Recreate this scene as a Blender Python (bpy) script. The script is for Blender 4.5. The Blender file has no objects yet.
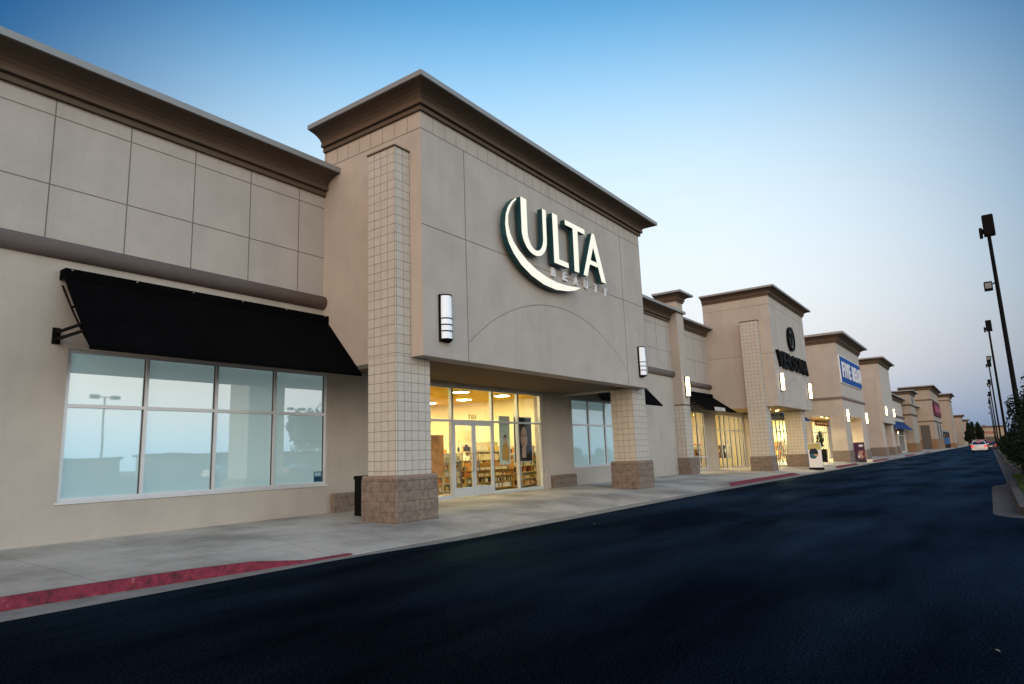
import bpy, math, random
from mathutils import Vector, Matrix
random.seed(7)
S = bpy.context.scene
COL = S.collection
R = math.radians
# world: X runs along the shop front away from the camera, Y towards the shops, Z up (metres)

# ------------------------------------------------------------------ materials
def new_mat(name):
    m = bpy.data.materials.new(name); m.use_nodes = True
    nt = m.node_tree; b = nt.nodes['Principled BSDF']
    return m, nt, b
def node(nt, t, **kw):
    n = nt.nodes.new(t)
    for k, v in kw.items():
        if k in n.inputs: n.inputs[k].default_value = v
        else: setattr(n, k, v)
    return n
def pos(nt):
    return nt.nodes.new('ShaderNodeNewGeometry').outputs['Position']
def rough_mat(name, col, var=0.12, rough=0.8, scale=3.0, bump=0.2, bscale=60.0, spec=0.3, metal=0.0, dist=0.01, stretch=None, streak=0.0):
    m, nt, b = new_mat(name); L = nt.links.new
    p = pos(nt)
    if stretch:
        mp = node(nt, 'ShaderNodeMapping'); mp.inputs['Scale'].default_value = stretch
        L(p, mp.inputs['Vector']); p1 = mp.outputs['Vector']
    else: p1 = p
    n1 = node(nt, 'ShaderNodeTexNoise', Scale=scale, Detail=6.0, Roughness=0.6)
    L(p1, n1.inputs['Vector'])
    mr = node(nt, 'ShaderNodeMapRange'); mr.inputs['From Min'].default_value = .3; mr.inputs['From Max'].default_value = .7
    mr.inputs['To Min'].default_value = 1 - var; mr.inputs['To Max'].default_value = 1 + var
    L(n1.outputs['Fac'], mr.inputs['Value'])
    vm = node(nt, 'ShaderNodeVectorMath', operation='SCALE'); vm.inputs[0].default_value = col
    L(mr.outputs['Result'], vm.inputs['Scale']); colout = vm.outputs['Vector']
    if streak:   # rain streaks and dust, longer than wide
        mp2 = node(nt, 'ShaderNodeMapping'); mp2.inputs['Scale'].default_value = (1.1, 1.1, .14); L(p, mp2.inputs['Vector'])
        ns = node(nt, 'ShaderNodeTexNoise', Scale=1.6, Detail=7.0, Roughness=.7); L(mp2.outputs['Vector'], ns.inputs['Vector'])
        m3 = node(nt, 'ShaderNodeMapRange'); m3.inputs['From Min'].default_value = .48; m3.inputs['From Max'].default_value = .75; m3.inputs['To Min'].default_value = 1; m3.inputs['To Max'].default_value = 1 - streak
        L(ns.outputs['Fac'], m3.inputs['Value'])
        v3 = node(nt, 'ShaderNodeVectorMath', operation='SCALE'); L(colout, v3.inputs[0]); L(m3.outputs['Result'], v3.inputs['Scale']); colout = v3.outputs['Vector']
    L(colout, b.inputs['Base Color'])
    b.inputs['Roughness'].default_value = rough; b.inputs['Metallic'].default_value = metal
    b.inputs['Specular IOR Level'].default_value = spec
    if bump > 0:
        n2 = node(nt, 'ShaderNodeTexNoise', Scale=bscale, Detail=4.0); L(p, n2.inputs['Vector'])
        bm = node(nt, 'ShaderNodeBump', Strength=bump, Distance=dist); L(n2.outputs['Fac'], bm.inputs['Height'])
        L(bm.outputs['Normal'], b.inputs['Normal'])
    return m
def brick_mat(name, c1, c2, mortar, bw, rh, ms, offset=0.0, bump=0.4, rough=.85, noise=0.0, squash=1.0):
    m, nt, b = new_mat(name); L = nt.links.new
    uv = node(nt, 'ShaderNodeUVMap')
    br = node(nt, 'ShaderNodeTexBrick', Scale=1.0); br.offset = offset
    br.inputs['Color1'].default_value = (*c1, 1); br.inputs['Color2'].default_value = (*c2, 1); br.inputs['Mortar'].default_value = (*mortar, 1)
    br.inputs['Mortar Size'].default_value = ms; br.inputs['Brick Width'].default_value = bw; br.inputs['Row Height'].default_value = rh
    br.inputs['Mortar Smooth'].default_value = .2; br.inputs['Bias'].default_value = 0
    L(uv.outputs['UV'], br.inputs['Vector'])
    n = node(nt, 'ShaderNodeTexNoise', Scale=9.0, Detail=8.0, Roughness=.65); L(pos(nt), n.inputs['Vector'])
    mr = node(nt, 'ShaderNodeMapRange'); mr.inputs['From Min'].default_value = .3; mr.inputs['From Max'].default_value = .7
    mr.inputs['To Min'].default_value = 1 - .08 - noise * .35; mr.inputs['To Max'].default_value = 1 + .06 + noise * .35
    L(n.outputs['Fac'], mr.inputs['Value'])
    vm = node(nt, 'ShaderNodeVectorMath', operation='SCALE'); L(br.outputs['Color'], vm.inputs[0]); L(mr.outputs['Result'], vm.inputs['Scale'])
    L(vm.outputs['Vector'], b.inputs['Base Color'])
    b.inputs['Roughness'].default_value = rough; b.inputs['Specular IOR Level'].default_value = .25
    bm = node(nt, 'ShaderNodeBump', Strength=bump, Distance=.01); bm.invert = True
    L(br.outputs['Fac'], bm.inputs['Height'])
    if noise:
        n3 = node(nt, 'ShaderNodeTexNoise', Scale=22.0, Detail=8.0, Roughness=.7); L(pos(nt), n3.inputs['Vector'])
        bm2 = node(nt, 'ShaderNodeBump', Strength=.9, Distance=.03 * noise); L(n3.outputs['Fac'], bm2.inputs['Height'])
        L(bm.outputs['Normal'], bm2.inputs['Normal']); L(bm2.outputs['Normal'], b.inputs['Normal'])
    else: L(bm.outputs['Normal'], b.inputs['Normal'])
    return m
def emit_mat(name, col, s):
    m, nt, b = new_mat(name)
    b.inputs['Base Color'].default_value = (*col, 1); b.inputs['Emission Color'].default_value = (*col, 1); b.inputs['Emission Strength'].default_value = s
    return m
def glass_mat(name, tint=(.95, .97, .96), refl=1.0):
    m, nt, b = new_mat(name); L = nt.links.new
    nt.nodes.remove(b); out = nt.nodes['Material Output']
    tr = node(nt, 'ShaderNodeBsdfTransparent'); tr.inputs['Color'].default_value = (*tint, 1)
    gl = node(nt, 'ShaderNodeBsdfGlossy', Roughness=.02)
    fr = node(nt, 'ShaderNodeFresnel', IOR=1.52)
    mu = node(nt, 'ShaderNodeMath', operation='MULTIPLY'); mu.inputs[1].default_value = refl; mu.use_clamp = True
    mx = node(nt, 'ShaderNodeMixShader')
    ge = node(nt, 'ShaderNodeNewGeometry'); iv = node(nt, 'ShaderNodeMath', operation='SUBTRACT'); iv.inputs[0].default_value = refl
    L(ge.outputs['Backfacing'], iv.inputs[1]); L(iv.outputs['Value'], mu.inputs[1])
    L(fr.outputs['Fac'], mu.inputs[0]); L(mu.outputs['Value'], mx.inputs['Fac'])
    L(tr.outputs['BSDF'], mx.inputs[1]); L(gl.outputs['BSDF'], mx.inputs[2]); L(mx.outputs['Shader'], out.inputs['Surface'])
    return m
def film_glass(name, film, gloss, fac, glow=0):
    # coated window glass over a pale roller film: mostly reflective
    m, nt, b = new_mat(name); L = nt.links.new
    nt.nodes.remove(b); out = nt.nodes['Material Output']
    df = node(nt, 'ShaderNodeBsdfDiffuse'); df.inputs['Color'].default_value = (*film, 1)
    gl = node(nt, 'ShaderNodeBsdfGlossy', Roughness=.015); gl.inputs['Color'].default_value = (*gloss, 1)
    n = node(nt, 'ShaderNodeTexNoise', Scale=.7, Detail=1.0); L(pos(nt), n.inputs['Vector'])
    bm = node(nt, 'ShaderNodeBump', Strength=.05, Distance=.05); L(n.outputs['Fac'], bm.inputs['Height']); L(bm.outputs['Normal'], gl.inputs['Normal'])
    mx = node(nt, 'ShaderNodeMixShader', Fac=fac); mx.inputs['Fac'].default_value = fac
    L(df.outputs['BSDF'], mx.inputs[1]); L(gl.outputs['BSDF'], mx.inputs[2])
    if glow:   # emission added to the film to brighten the panes
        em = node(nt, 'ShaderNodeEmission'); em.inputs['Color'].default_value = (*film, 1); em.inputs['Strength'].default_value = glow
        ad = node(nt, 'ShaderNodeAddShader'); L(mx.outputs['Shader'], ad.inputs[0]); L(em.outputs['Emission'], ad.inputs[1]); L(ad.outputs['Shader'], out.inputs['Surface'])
    else: L(mx.outputs['Shader'], out.inputs['Surface'])
    return m

STUCCO = rough_mat('stucco_taupe', (.465, .415, .372), streak=.09, var=.07, scale=1.2, bump=.7, bscale=55, rough=.9, spec=.2, dist=.012)
STUCCO_L = rough_mat('stucco_light', (.46, .41, .355), streak=.09, var=.08, scale=1.0, bump=.7, bscale=55, rough=.9, spec=.2, dist=.012)
STUCCO_W = rough_mat('stucco_side', (.47, .405, .35), streak=.09, var=.07, scale=1.0, bump=.7, bscale=55, rough=.9, spec=.2, dist=.012)
JOINT = rough_mat('reveal_joint', (.17, .145, .125), var=.05, bump=0, rough=.9)
CORN = rough_mat('cornice_brown', (.115, .08, .057), var=.08, scale=2, bump=.2, bscale=70, rough=.85)
COPING = rough_mat('coping_metal', (.25, .25, .25), var=.06, scale=1.5, bump=0, rough=.45, spec=.5)
BAND = rough_mat('band_brown', (.19, .145, .125), var=.06, scale=2, bump=.2, bscale=70, rough=.85)
TILE = brick_mat('cream_tile', (.53, .485, .425), (.50, .455, .395), (.19, .175, .155), .2065, .2, .0065, bump=.4, rough=.55)
SPLIT = brick_mat('split_face_block', (.225, .175, .14), (.20, .153, .122), (.13, .095, .07), .41, .2, .005, offset=.5, bump=.9, noise=.8)
BLOCKCAP = rough_mat('block_cap', (.26, .19, .15), var=.2, scale=12, bump=.5, bscale=25, dist=.02)
FARBRICK = brick_mat('tan_brick', (.25, .15, .08), (.22, .13, .07), (.14, .09, .06), .8, .4, .02, offset=.5, bump=.2)
ALU = rough_mat('aluminium', (.62, .64, .66), var=.04, bump=0, rough=.38, spec=.5, metal=.35)
BRONZE = rough_mat('dark_bronze', (.05, .045, .04), var=.1, bump=0, rough=.45, spec=.5)
AWNING = rough_mat('black_canvas', (.0028, .0028, .003), var=.25, scale=2, bump=.3, bscale=40, rough=.95, spec=.03)
AWNBLUE = rough_mat('blue_canvas', (.015, .05, .16), var=.2, scale=2, bump=.2, bscale=40, rough=.9, spec=.1)
BLACK = rough_mat('black_metal', (.006, .006, .0065), var=.1, bump=0, rough=.8, spec=.08)
STEEL = rough_mat('grey_tube', (.20, .21, .22), var=.1, bump=0, rough=.5, spec=.4)
CONC = None
GLASS = glass_mat('clear_glass')
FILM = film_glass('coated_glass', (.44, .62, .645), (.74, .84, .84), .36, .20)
DARKGLASS = film_glass('dark_glass', (.03, .04, .045), (.5, .6, .65), .35)
SIGNFACE = emit_mat('sign_cream_face', (.86, .82, .68), .52)
SIGNSIDE = rough_mat('sign_teal_return', (.006, .050, .062), var=.1, bump=0, rough=.5, spec=.4)
THIN = rough_mat('sign_thin_letters', (.85, .87, .92), var=.03, bump=0, rough=.4)
SIGNBLACK = rough_mat('sign_black', (.004, .0045, .005), var=.1, bump=0, rough=.7, spec=.1)
SIGNGREY = rough_mat('sign_grey', (.16, .18, .19), var=.1, bump=0, rough=.4)
WHITE = rough_mat('white_paint', (.72, .74, .76), var=.03, bump=0, rough=.5)
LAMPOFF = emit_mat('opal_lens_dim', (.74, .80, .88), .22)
LAMPON = emit_mat('opal_lens_lit', (1.0, .72, .40), 8.0)
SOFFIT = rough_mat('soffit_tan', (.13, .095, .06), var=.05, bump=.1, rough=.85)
SOFFITG = rough_mat('soffit_gold', (.55, .40, .17), var=.05, bump=.1, rough=.8)
RED = rough_mat('red_kerb_paint', (.15, .010, .028), var=.6, scale=16, bump=.2, bscale=40, rough=.7)

def paint_mat():
    m, nt, b = new_mat('red_kerb_paint'); L = nt.links.new; p = pos(nt)
    n1 = node(nt, 'ShaderNodeTexNoise', Scale=7.0, Detail=9.0, Roughness=.75); L(p, n1.inputs['Vector'])
    cr = node(nt, 'ShaderNodeValToRGB'); e = cr.color_ramp.elements
    e[0].position = .36; e[0].color = (.055, .006, .014, 1); e[1].position = .50; e[1].color = (.19, .012, .034, 1)
    for p_, c_ in ((.60, (.23, .02, .045, 1)), (.64, (.25, .19, .17, 1))): q = e.new(p_); q.color = c_
    L(n1.outputs['Fac'], cr.inputs['Fac']); L(cr.outputs['Color'], b.inputs['Base Color']); b.inputs['Roughness'].default_value = .75
    return m
RED = paint_mat()
def conc():
    m, nt, b = new_mat('broom_concrete'); L = nt.links.new
    p = pos(nt)
    n1 = node(nt, 'ShaderNodeTexNoise', Scale=.5, Detail=7.0, Roughness=.62); L(p, n1.inputs['Vector'])
    n2 = node(nt, 'ShaderNodeTexNoise', Scale=30.0, Detail=4.0); L(p, n2.inputs['Vector'])
    cr = node(nt, 'ShaderNodeValToRGB'); e = cr.color_ramp.elements
    e[0].position = .36; e[0].color = (.31, .275, .235, 1); e[1].position = .60; e[1].color = (.60, .54, .47, 1)
    L(n1.outputs['Fac'], cr.inputs['Fac'])
    mx = node(nt, 'ShaderNodeMix', data_type='RGBA', blend_type='MULTIPLY'); mx.inputs[0].default_value = .35
    L(cr.outputs['Color'], mx.inputs[6]); L(n2.outputs['Color'], mx.inputs[7])
    # saw-cut joints
    sx = node(nt, 'ShaderNodeSeparateXYZ'); L(p, sx.inputs[0])
    def jt(out, per, off, w):
        a = node(nt, 'ShaderNodeMath', operation='ADD'); a.inputs[1].default_value = off; L(out, a.inputs[0])
        f = node(nt, 'ShaderNodeMath', operation='MODULO'); f.inputs[1].default_value = per; L(a.outputs[0], f.inputs[0])
        g = node(nt, 'ShaderNodeMath', operation='LESS_THAN'); g.inputs[1].default_value = w; L(f.outputs[0], g.inputs[0]); return g.outputs[0]
    j1 = jt(sx.outputs['X'], 1.55, 100.2, .014); j2 = jt(sx.outputs['Y'], 1.5, 100.25, .012)
    mm = node(nt, 'ShaderNodeMath', operation='MAXIMUM'); L(j1, mm.inputs[0]); L(j2, mm.inputs[1])
    m2 = node(nt, 'ShaderNodeMix', data_type='RGBA'); m2.inputs[7].default_value = (.10, .095, .09, 1)
    sc = node(nt, 'ShaderNodeMath', operation='MULTIPLY'); sc.inputs[1].default_value = .6; L(mm.outputs[0], sc.inputs[0])
    L(sc.outputs[0], m2.inputs[0]); L(mx.outputs[2], m2.inputs[6]); L(m2.outputs[2], b.inputs['Base Color'])
    b.inputs['Roughness'].default_value = .82; b.inputs['Specular IOR Level'].default_value = .3
    bm = node(nt, 'ShaderNodeBump', Strength=.25, Distance=.006); L(n2.outputs['Fac'], bm.inputs['Height']); L(bm.outputs['Normal'], b.inputs['Normal'])
    return m
CONC = conc()
CONC2 = rough_mat('kerb_concrete', (.25, .235, .215), var=.22, scale=2.5, bump=.3, bscale=50, rough=.85)
def asphalt():
    m, nt, b = new_mat('sealed_asphalt'); L = nt.links.new
    p = pos(nt)
    mp = node(nt, 'ShaderNodeMapping'); mp.inputs['Scale'].default_value = (.3, 1.1, 1); L(p, mp.inputs['Vector'])
    n1 = node(nt, 'ShaderNodeTexNoise', Scale=.6, Detail=5.0, Roughness=.55); L(mp.outputs['Vector'], n1.inputs['Vector'])
    n2 = node(nt, 'ShaderNodeTexNoise', Scale=48.0, Detail=5.0, Roughness=.75); L(p, n2.inputs['Vector'])
    n3 = node(nt, 'ShaderNodeTexNoise', Scale=.35, Detail=6.0, Roughness=.6); L(p, n3.inputs['Vector'])
    cr = node(nt, 'ShaderNodeValToRGB'); e = cr.color_ramp.elements
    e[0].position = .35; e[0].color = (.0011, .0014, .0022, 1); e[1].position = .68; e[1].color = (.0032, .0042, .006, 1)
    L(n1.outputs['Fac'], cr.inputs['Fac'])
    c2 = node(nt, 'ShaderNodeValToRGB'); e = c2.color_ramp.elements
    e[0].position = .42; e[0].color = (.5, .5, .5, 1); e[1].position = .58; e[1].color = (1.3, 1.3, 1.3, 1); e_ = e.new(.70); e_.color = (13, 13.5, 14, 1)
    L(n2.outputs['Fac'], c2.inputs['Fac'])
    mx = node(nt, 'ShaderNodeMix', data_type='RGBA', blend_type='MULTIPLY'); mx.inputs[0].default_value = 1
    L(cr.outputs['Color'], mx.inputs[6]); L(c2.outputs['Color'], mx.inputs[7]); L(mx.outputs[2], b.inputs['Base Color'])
    r = node(nt, 'ShaderNodeMapRange'); r.inputs['From Min'].default_value = .35; r.inputs['From Max'].default_value = .65
    r.inputs['To Min'].default_value = .30; r.inputs['To Max'].default_value = .60
    L(n3.outputs['Fac'], r.inputs['Value']); L(r.outputs['Result'], b.inputs['Roughness'])
    b.inputs['Specular IOR Level'].default_value = 0.0
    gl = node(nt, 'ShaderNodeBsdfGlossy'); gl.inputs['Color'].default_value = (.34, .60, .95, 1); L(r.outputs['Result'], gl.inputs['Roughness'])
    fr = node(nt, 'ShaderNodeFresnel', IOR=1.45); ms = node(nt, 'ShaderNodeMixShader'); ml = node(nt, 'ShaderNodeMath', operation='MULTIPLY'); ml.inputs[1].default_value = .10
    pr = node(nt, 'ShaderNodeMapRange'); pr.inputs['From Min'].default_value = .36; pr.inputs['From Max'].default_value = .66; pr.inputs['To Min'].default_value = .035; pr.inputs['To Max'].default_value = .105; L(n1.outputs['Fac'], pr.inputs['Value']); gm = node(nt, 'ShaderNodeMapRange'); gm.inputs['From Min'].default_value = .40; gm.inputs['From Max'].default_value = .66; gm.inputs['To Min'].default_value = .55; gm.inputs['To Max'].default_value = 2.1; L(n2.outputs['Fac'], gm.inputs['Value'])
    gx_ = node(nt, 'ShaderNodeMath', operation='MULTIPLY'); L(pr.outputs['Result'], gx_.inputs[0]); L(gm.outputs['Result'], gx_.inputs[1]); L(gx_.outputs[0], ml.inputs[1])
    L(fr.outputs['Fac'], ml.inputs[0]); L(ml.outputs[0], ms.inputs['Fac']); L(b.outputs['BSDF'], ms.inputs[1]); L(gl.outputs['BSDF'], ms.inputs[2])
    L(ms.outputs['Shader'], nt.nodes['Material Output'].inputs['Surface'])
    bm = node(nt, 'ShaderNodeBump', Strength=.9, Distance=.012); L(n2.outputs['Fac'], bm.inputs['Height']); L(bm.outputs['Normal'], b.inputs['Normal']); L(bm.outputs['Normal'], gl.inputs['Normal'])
    return m
ASPH = asphalt()
GRASSM = rough_mat('grass_green', (.045, .085, .02), var=.4, scale=8, bump=.8, bscale=60, dist=.03, rough=.9)
DIRT = rough_mat('ground_earth', (.12, .10, .07), var=.3, scale=.2, bump=0, rough=.95)
LEAF = rough_mat('dark_foliage', (.012, .021, .009), var=.5, scale=4, bump=0, rough=.7, spec=.2)
BARK = rough_mat('bark', (.06, .045, .035), var=.3, scale=8, bump=.4, bscale=30, rough=.9)

# ------------------------------------------------------------------ mesh helper
class MB:
    def __init__(s): s.v = []; s.f = []; s.m = []; s.sm = []
    def add(s, vs, fs, mi=0, smooth=False):
        o = len(s.v); s.v += [tuple(p) for p in vs]
        for f in fs: s.f.append(tuple(i + o for i in f)); s.m.append(mi); s.sm.append(smooth)
        return s
    def box(s, x0, x1, y0, y1, z0, z1, mi=0):
        v = [(x, y, z) for z in (z0, z1) for y in (y0, y1) for x in (x0, x1)]
        return s.add(v, [(0, 2, 3, 1), (4, 5, 7, 6), (0, 1, 5, 4), (2, 6, 7, 3), (0, 4, 6, 2), (1, 3, 7, 5)], mi)
    def bbox(s, x0, x1, y0, y1, z0, z1, b=.01, mi=0):
        # box with chamfered vertical and top edges
        def ring(z, i): return [(x0 + i, y0 + b + 0, z), (x0 + i + b, y0 + i, z), (x1 - i - b, y0 + i, z), (x1 - i, y0 + b, z), (x1 - i, y1 - b, z), (x1 - i - b, y1 - i, z), (x0 + i + b, y1 - i, z), (x0 + i, y1 - b, z)]
        rs = [ring(z0, 0), ring(z1 - b, 0), ring(z1, b * .7)]
        v = [p for r in rs for p in r]; f = [tuple(range(7, -1, -1)), tuple(range(16, 24))]
        for k in (0, 1):
            for i in range(8):
                j = (i + 1) % 8; f.append((k * 8 + i, k * 8 + j, k * 8 + 8 + j, k * 8 + 8 + i))
        return s.add(v, f, mi)
    def quad(s, a, b, c, d, mi=0): return s.add([a, b, c, d], [(0, 1, 2, 3)], mi)
    def tube(s, a, b, r, n=8, r2=None, mi=0, smooth=True, caps=True):
        a, b = Vector(a), Vector(b); d = (b - a).normalized()
        u = d.orthogonal().normalized(); w = d.cross(u); r2 = r if r2 is None else r2
        v = []
        for (c, rr) in ((a, r), (b, r2)):
            for i in range(n):
                t = 2 * math.pi * i / n; v.append(c + u * (rr * math.cos(t)) + w * (rr * math.sin(t)))
        s.add(v, [(i, (i + 1) % n, n + (i + 1) % n, n + i) for i in range(n)], mi, smooth)
        if caps: s.add(v, [tuple(range(n - 1, -1, -1)), tuple(range(n, 2 * n))], mi)
        return s
    def lathe(s, cx, cy, prof, n=16, mi=0, a0=0, a1=360):
        v = []; full = abs(a1 - a0) >= 360; k = n if full else n + 1
        for (r, z) in prof:
            for i in range(k):
                t = R(a0 + (a1 - a0) * i / n); v.append((cx + r * math.cos(t), cy + r * math.sin(t), z))
        f = []
        for j in range(len(prof) - 1):
            for i in range(n):
                i2 = (i + 1) % k; f.append((j * k + i, j * k + i2, (j + 1) * k + i2, (j + 1) * k + i))
        return s.add(v, f, mi, True)
    def prism_y(s, poly, y0, y1, mf=0, ms=0):
        # poly in (x,z), counter-clockwise seen from -Y ; y0 is the front
        n = len(poly); v = [(x, y0, z) for x, z in poly] + [(x, y1, z) for x, z in poly]
        s.add(v, [tuple(range(n))], mf); s.add(v, [tuple(range(2 * n - 1, n - 1, -1))], ms)
        s.add(v, [((i + 1) % n, i, n + i, n + (i + 1) % n) for i in range(n)], ms); return s
    def strip_y(s, A, B, y0, y1, mf=0, ms=0):
        # two polylines (x,z) of equal length -> extruded ribbon
        n = len(A)
        v = [(x, y0, z) for x, z in A] + [(x, y0, z) for x, z in B] + [(x, y1, z) for x, z in A] + [(x, y1, z) for x, z in B]
        for i in range(n - 1):
            s.add(v, [(i, i + 1, n + i + 1, n + i)], mf)
            s.add(v, [(i, 2 * n + i, 2 * n + i + 1, i + 1), (n + i, n + i + 1, 3 * n + i + 1, 3 * n + i)], ms)
            s.add(v, [(2 * n + i, 3 * n + i, 3 * n + i + 1, 2 * n + i + 1)], ms)
        s.add(v, [(0, n, 3 * n, 2 * n), (n - 1, 3 * n - 1, 4 * n - 1, 2 * n - 1)], ms); return s
    def prism_x(s, poly, x0, x1, mi=0):
        n = len(poly); v = [(x0, y, z) for y, z in poly] + [(x1, y, z) for y, z in poly]
        return s.add(v, [tuple(range(n - 1, -1, -1)), tuple(range(n, 2 * n))] + [(i, (i + 1) % n, n + (i + 1) % n, n + i) for i in range(n)], mi)
    def build(s, name, mats, parent=None, **props):
        if not isinstance(mats, (list, tuple)): mats = [mats]
        me = bpy.data.meshes.new(name)
        off = Vector((0, 0, 0)); q = parent
        while q is not None: off += q.location; q = q.parent
        base = Vector((0, 0, 0))
        if parent is None and s.v:
            xs = [p[0] for p in s.v]; ys = [p[1] for p in s.v]; zs = [p[2] for p in s.v]
            base = Vector(((min(xs) + max(xs)) / 2, (min(ys) + max(ys)) / 2, min(zs)))
        V = [(p[0] - off.x - base.x, p[1] - off.y - base.y, p[2] - off.z - base.z) for p in s.v]
        me.from_pydata(V, [], s.f); me.update()
        for m in mats: me.materials.append(m)
        me.polygons.foreach_set('material_index', s.m); me.polygons.foreach_set('use_smooth', s.sm)
        uv = me.uv_layers.new(name='UVMap')
        for pl in me.polygons:
            n = pl.normal; ax = max(range(3), key=lambda i: abs(n[i]))
            for li in pl.loop_indices:
                p = s.v[me.loops[li].vertex_index]
                uv.data[li].uv = (p[1], p[2]) if ax == 0 else ((p[0], p[2]) if ax == 1 else (p[0], p[1]))
        o = bpy.data.objects.new(name, me); COL.objects.link(o)
        o.location = base
        if parent is not None: o.parent = parent
        for k, v in props.items(): o[k] = v
        return o
def tag(o, label, cat, group=None):
    o['label'] = label; o['category'] = cat
    if group: o['group'] = group
    return o
def thing(name, loc, label, cat, group=None):
    o = bpy.data.objects.new(name, None); COL.objects.link(o); o.location = loc; o.empty_display_size = .2
    return tag(o, label, cat, group)
def dup(root, loc, label, group=None):
    r = root.copy(); COL.objects.link(r); r.location = loc; r['label'] = label
    if group: r['group'] = group
    def rec(src, dst):
        for ch in src.children:
            c = ch.copy(); COL.objects.link(c); c.parent = dst; rec(ch, c)
    rec(root, r); return r
def struct(mb, name, mats): return mb.build(name, mats, None, kind='structure')

# ------------------------------------------------------------------ levels
def zx(x): return -.004 * max(0.0, min(x, 330.0) - 22.0)
def zg(y): return .13 + .03 * (y - 8)
def lerp(a, b, t): return a + (b - a) * t
def sm(t): t = max(0, min(1, t)); return t * t * (3 - 2 * t)
REDZ = [(-40, 5.6), (25.2, 35.6), (46.5, 54.5), (63, 73), (89, 101), (118, 130)]
def kh(x):
    h = .012
    for a, b in REDZ: h = max(h, .012 + .12 * min(sm((x - a + .8) / 1.3), sm((b + .8 - x) / 1.3)))
    return h
def Ya(x): return 7.66 + .34 * sm((10 - x) / 4.0)
def Yk(x): return 8.12 + .42 * sm((7.0 - x) / 4.5)
def zwalk(x, y):
    k = Yk(x); t = (y - k) / 1.4
    if t < 1: return zx(x) + lerp(kh(x), zg(k + 1.4), max(0, t))
    return zx(x) + zg(y)
xs = [-30, -20, -12, -6] + [(-2 + .4 * i) for i in range(105)] + [40 + 2.5 * i for i in range(40)] + [140 + 15 * i for i in range(22)]
def sheet(rows, xs=xs):
    mb = MB(); n = len(rows); v = [p(x) for x in xs for p in rows]
    f = [(i * n + j, (i + 1) * n + j, (i + 1) * n + j + 1, i * n + j + 1) for i in range(len(xs) - 1) for j in range(n - 1)]
    return mb.add(v, f)
def row(fy, fz): return lambda x: (x, fy(x), fz(x))
walk = sheet([row(Yk, lambda x: zx(x) - .02), row(lambda x: Yk(x) + .015, lambda x: zx(x) + kh(x))] +
             [row(lambda x, d=d: Yk(x) + d, lambda x, d=d: zwalk(x, Yk(x) + d)) for d in (.16, .5, .9, 1.4)] +
             [row(lambda x, y=y: y, lambda x, y=y: zwalk(x, y)) for y in (10.6, 11.6, 12.5, 13.0, 15.0)])
struct(walk, 'pavement', CONC)
struct(sheet([row(lambda x: Ya(x) - .03, lambda x: zx(x) + .004), row(Yk, lambda x: zx(x) + .001 + .004)]), 'gutter', CONC2)
# faded red fire-lane paint on the kerb face and its top edge
mb = MB()
for a, b in REDZ:
    X = [a + (b - a + .9) * i / 40 for i in range(41)] if a > 0 else [a + (7.0 - a) * i / 60 for i in range(61)]
    n = 3; v = []
    for x in X: v += [(x, Yk(x) - .012, zx(x) + .012), (x, Yk(x) - .002, zx(x) + kh(x) + .016), (x, Yk(x) + .08, zwalk(x, Yk(x) + .08) + .012)]
    f = [(i * n + j, (i + 1) * n + j, (i + 1) * n + j + 1, i * n + j + 1) for i in range(len(X) - 1) for j in range(2)]
    mb.add(v, f)
struct(mb, 'kerb_marking', RED)
# road and parking area (one falling sheet), wide ground beyond
xr = [-80, -20, 0, 22, 40, 80, 120, 180, 240, 330, 600]
v = []; f = []
mb = MB()
for i, x in enumerate(xr): v += [(x, -140, zx(x)), (x, -20, zx(x)), (x, 0, zx(x)), (x, 8.0, zx(x))]
f = [(i * 4 + j, (i + 1) * 4 + j, (i + 1) * 4 + j + 1, i * 4 + j + 1) for i in range(len(xr) - 1) for j in range(3)]
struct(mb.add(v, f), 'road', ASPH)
struct(MB().quad((-3000, -3000, -1.6), (4000, -3000, -1.6), (4000, 3000, -1.6), (-3000, 3000, -1.6)), 'ground', DIRT)

# ------------------------------------------------------------------ building pieces
def wall_open(mb, x0, x1, z0, z1, y, t, ops, mi=0):
    # front wall (plane y, thickness t) with rectangular openings, tiled without overlap
    X = sorted({x0, x1, *[a for o in ops for a in (o[0], o[1])]}); X = [x for x in X if x0 <= x <= x1]
    Z = sorted({z0, z1, *[a for o in ops for a in (o[2], o[3])]}); Z = [z for z in Z if z0 <= z <= z1]
    for i in range(len(X) - 1):
        run = None
        for j in range(len(Z) - 1):
            cx, cz = (X[i] + X[i + 1]) / 2, (Z[j] + Z[j + 1]) / 2
            solid = not any(o[0] < cx < o[1] and o[2] < cz < o[3] for o in ops)
            if solid: run = (run[0], Z[j + 1]) if run else (Z[j], Z[j + 1])
            if run and (not solid or j == len(Z) - 2):
                mb.box(X[i], X[i + 1], y, y + t, run[0], run[1], mi); run = None
    return mb
def PROF(z, s=1.0):
    return [(0, z), (.06 * s, z), (.065 * s, z + .07 * s), (.05 * s, z + .075 * s), (.05 * s, z + .10 * s), (.12 * s, z + .105 * s), (.125 * s, z + .17 * s), (.10 * s, z + .175 * s),
            (.115 * s, z + .22 * s), (.16 * s, z + .275 * s), (.235 * s, z + .325 * s), (.33 * s, z + .36 * s), (.43 * s, z + .38 * s), (.46 * s, z + .385 * s)]
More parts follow.
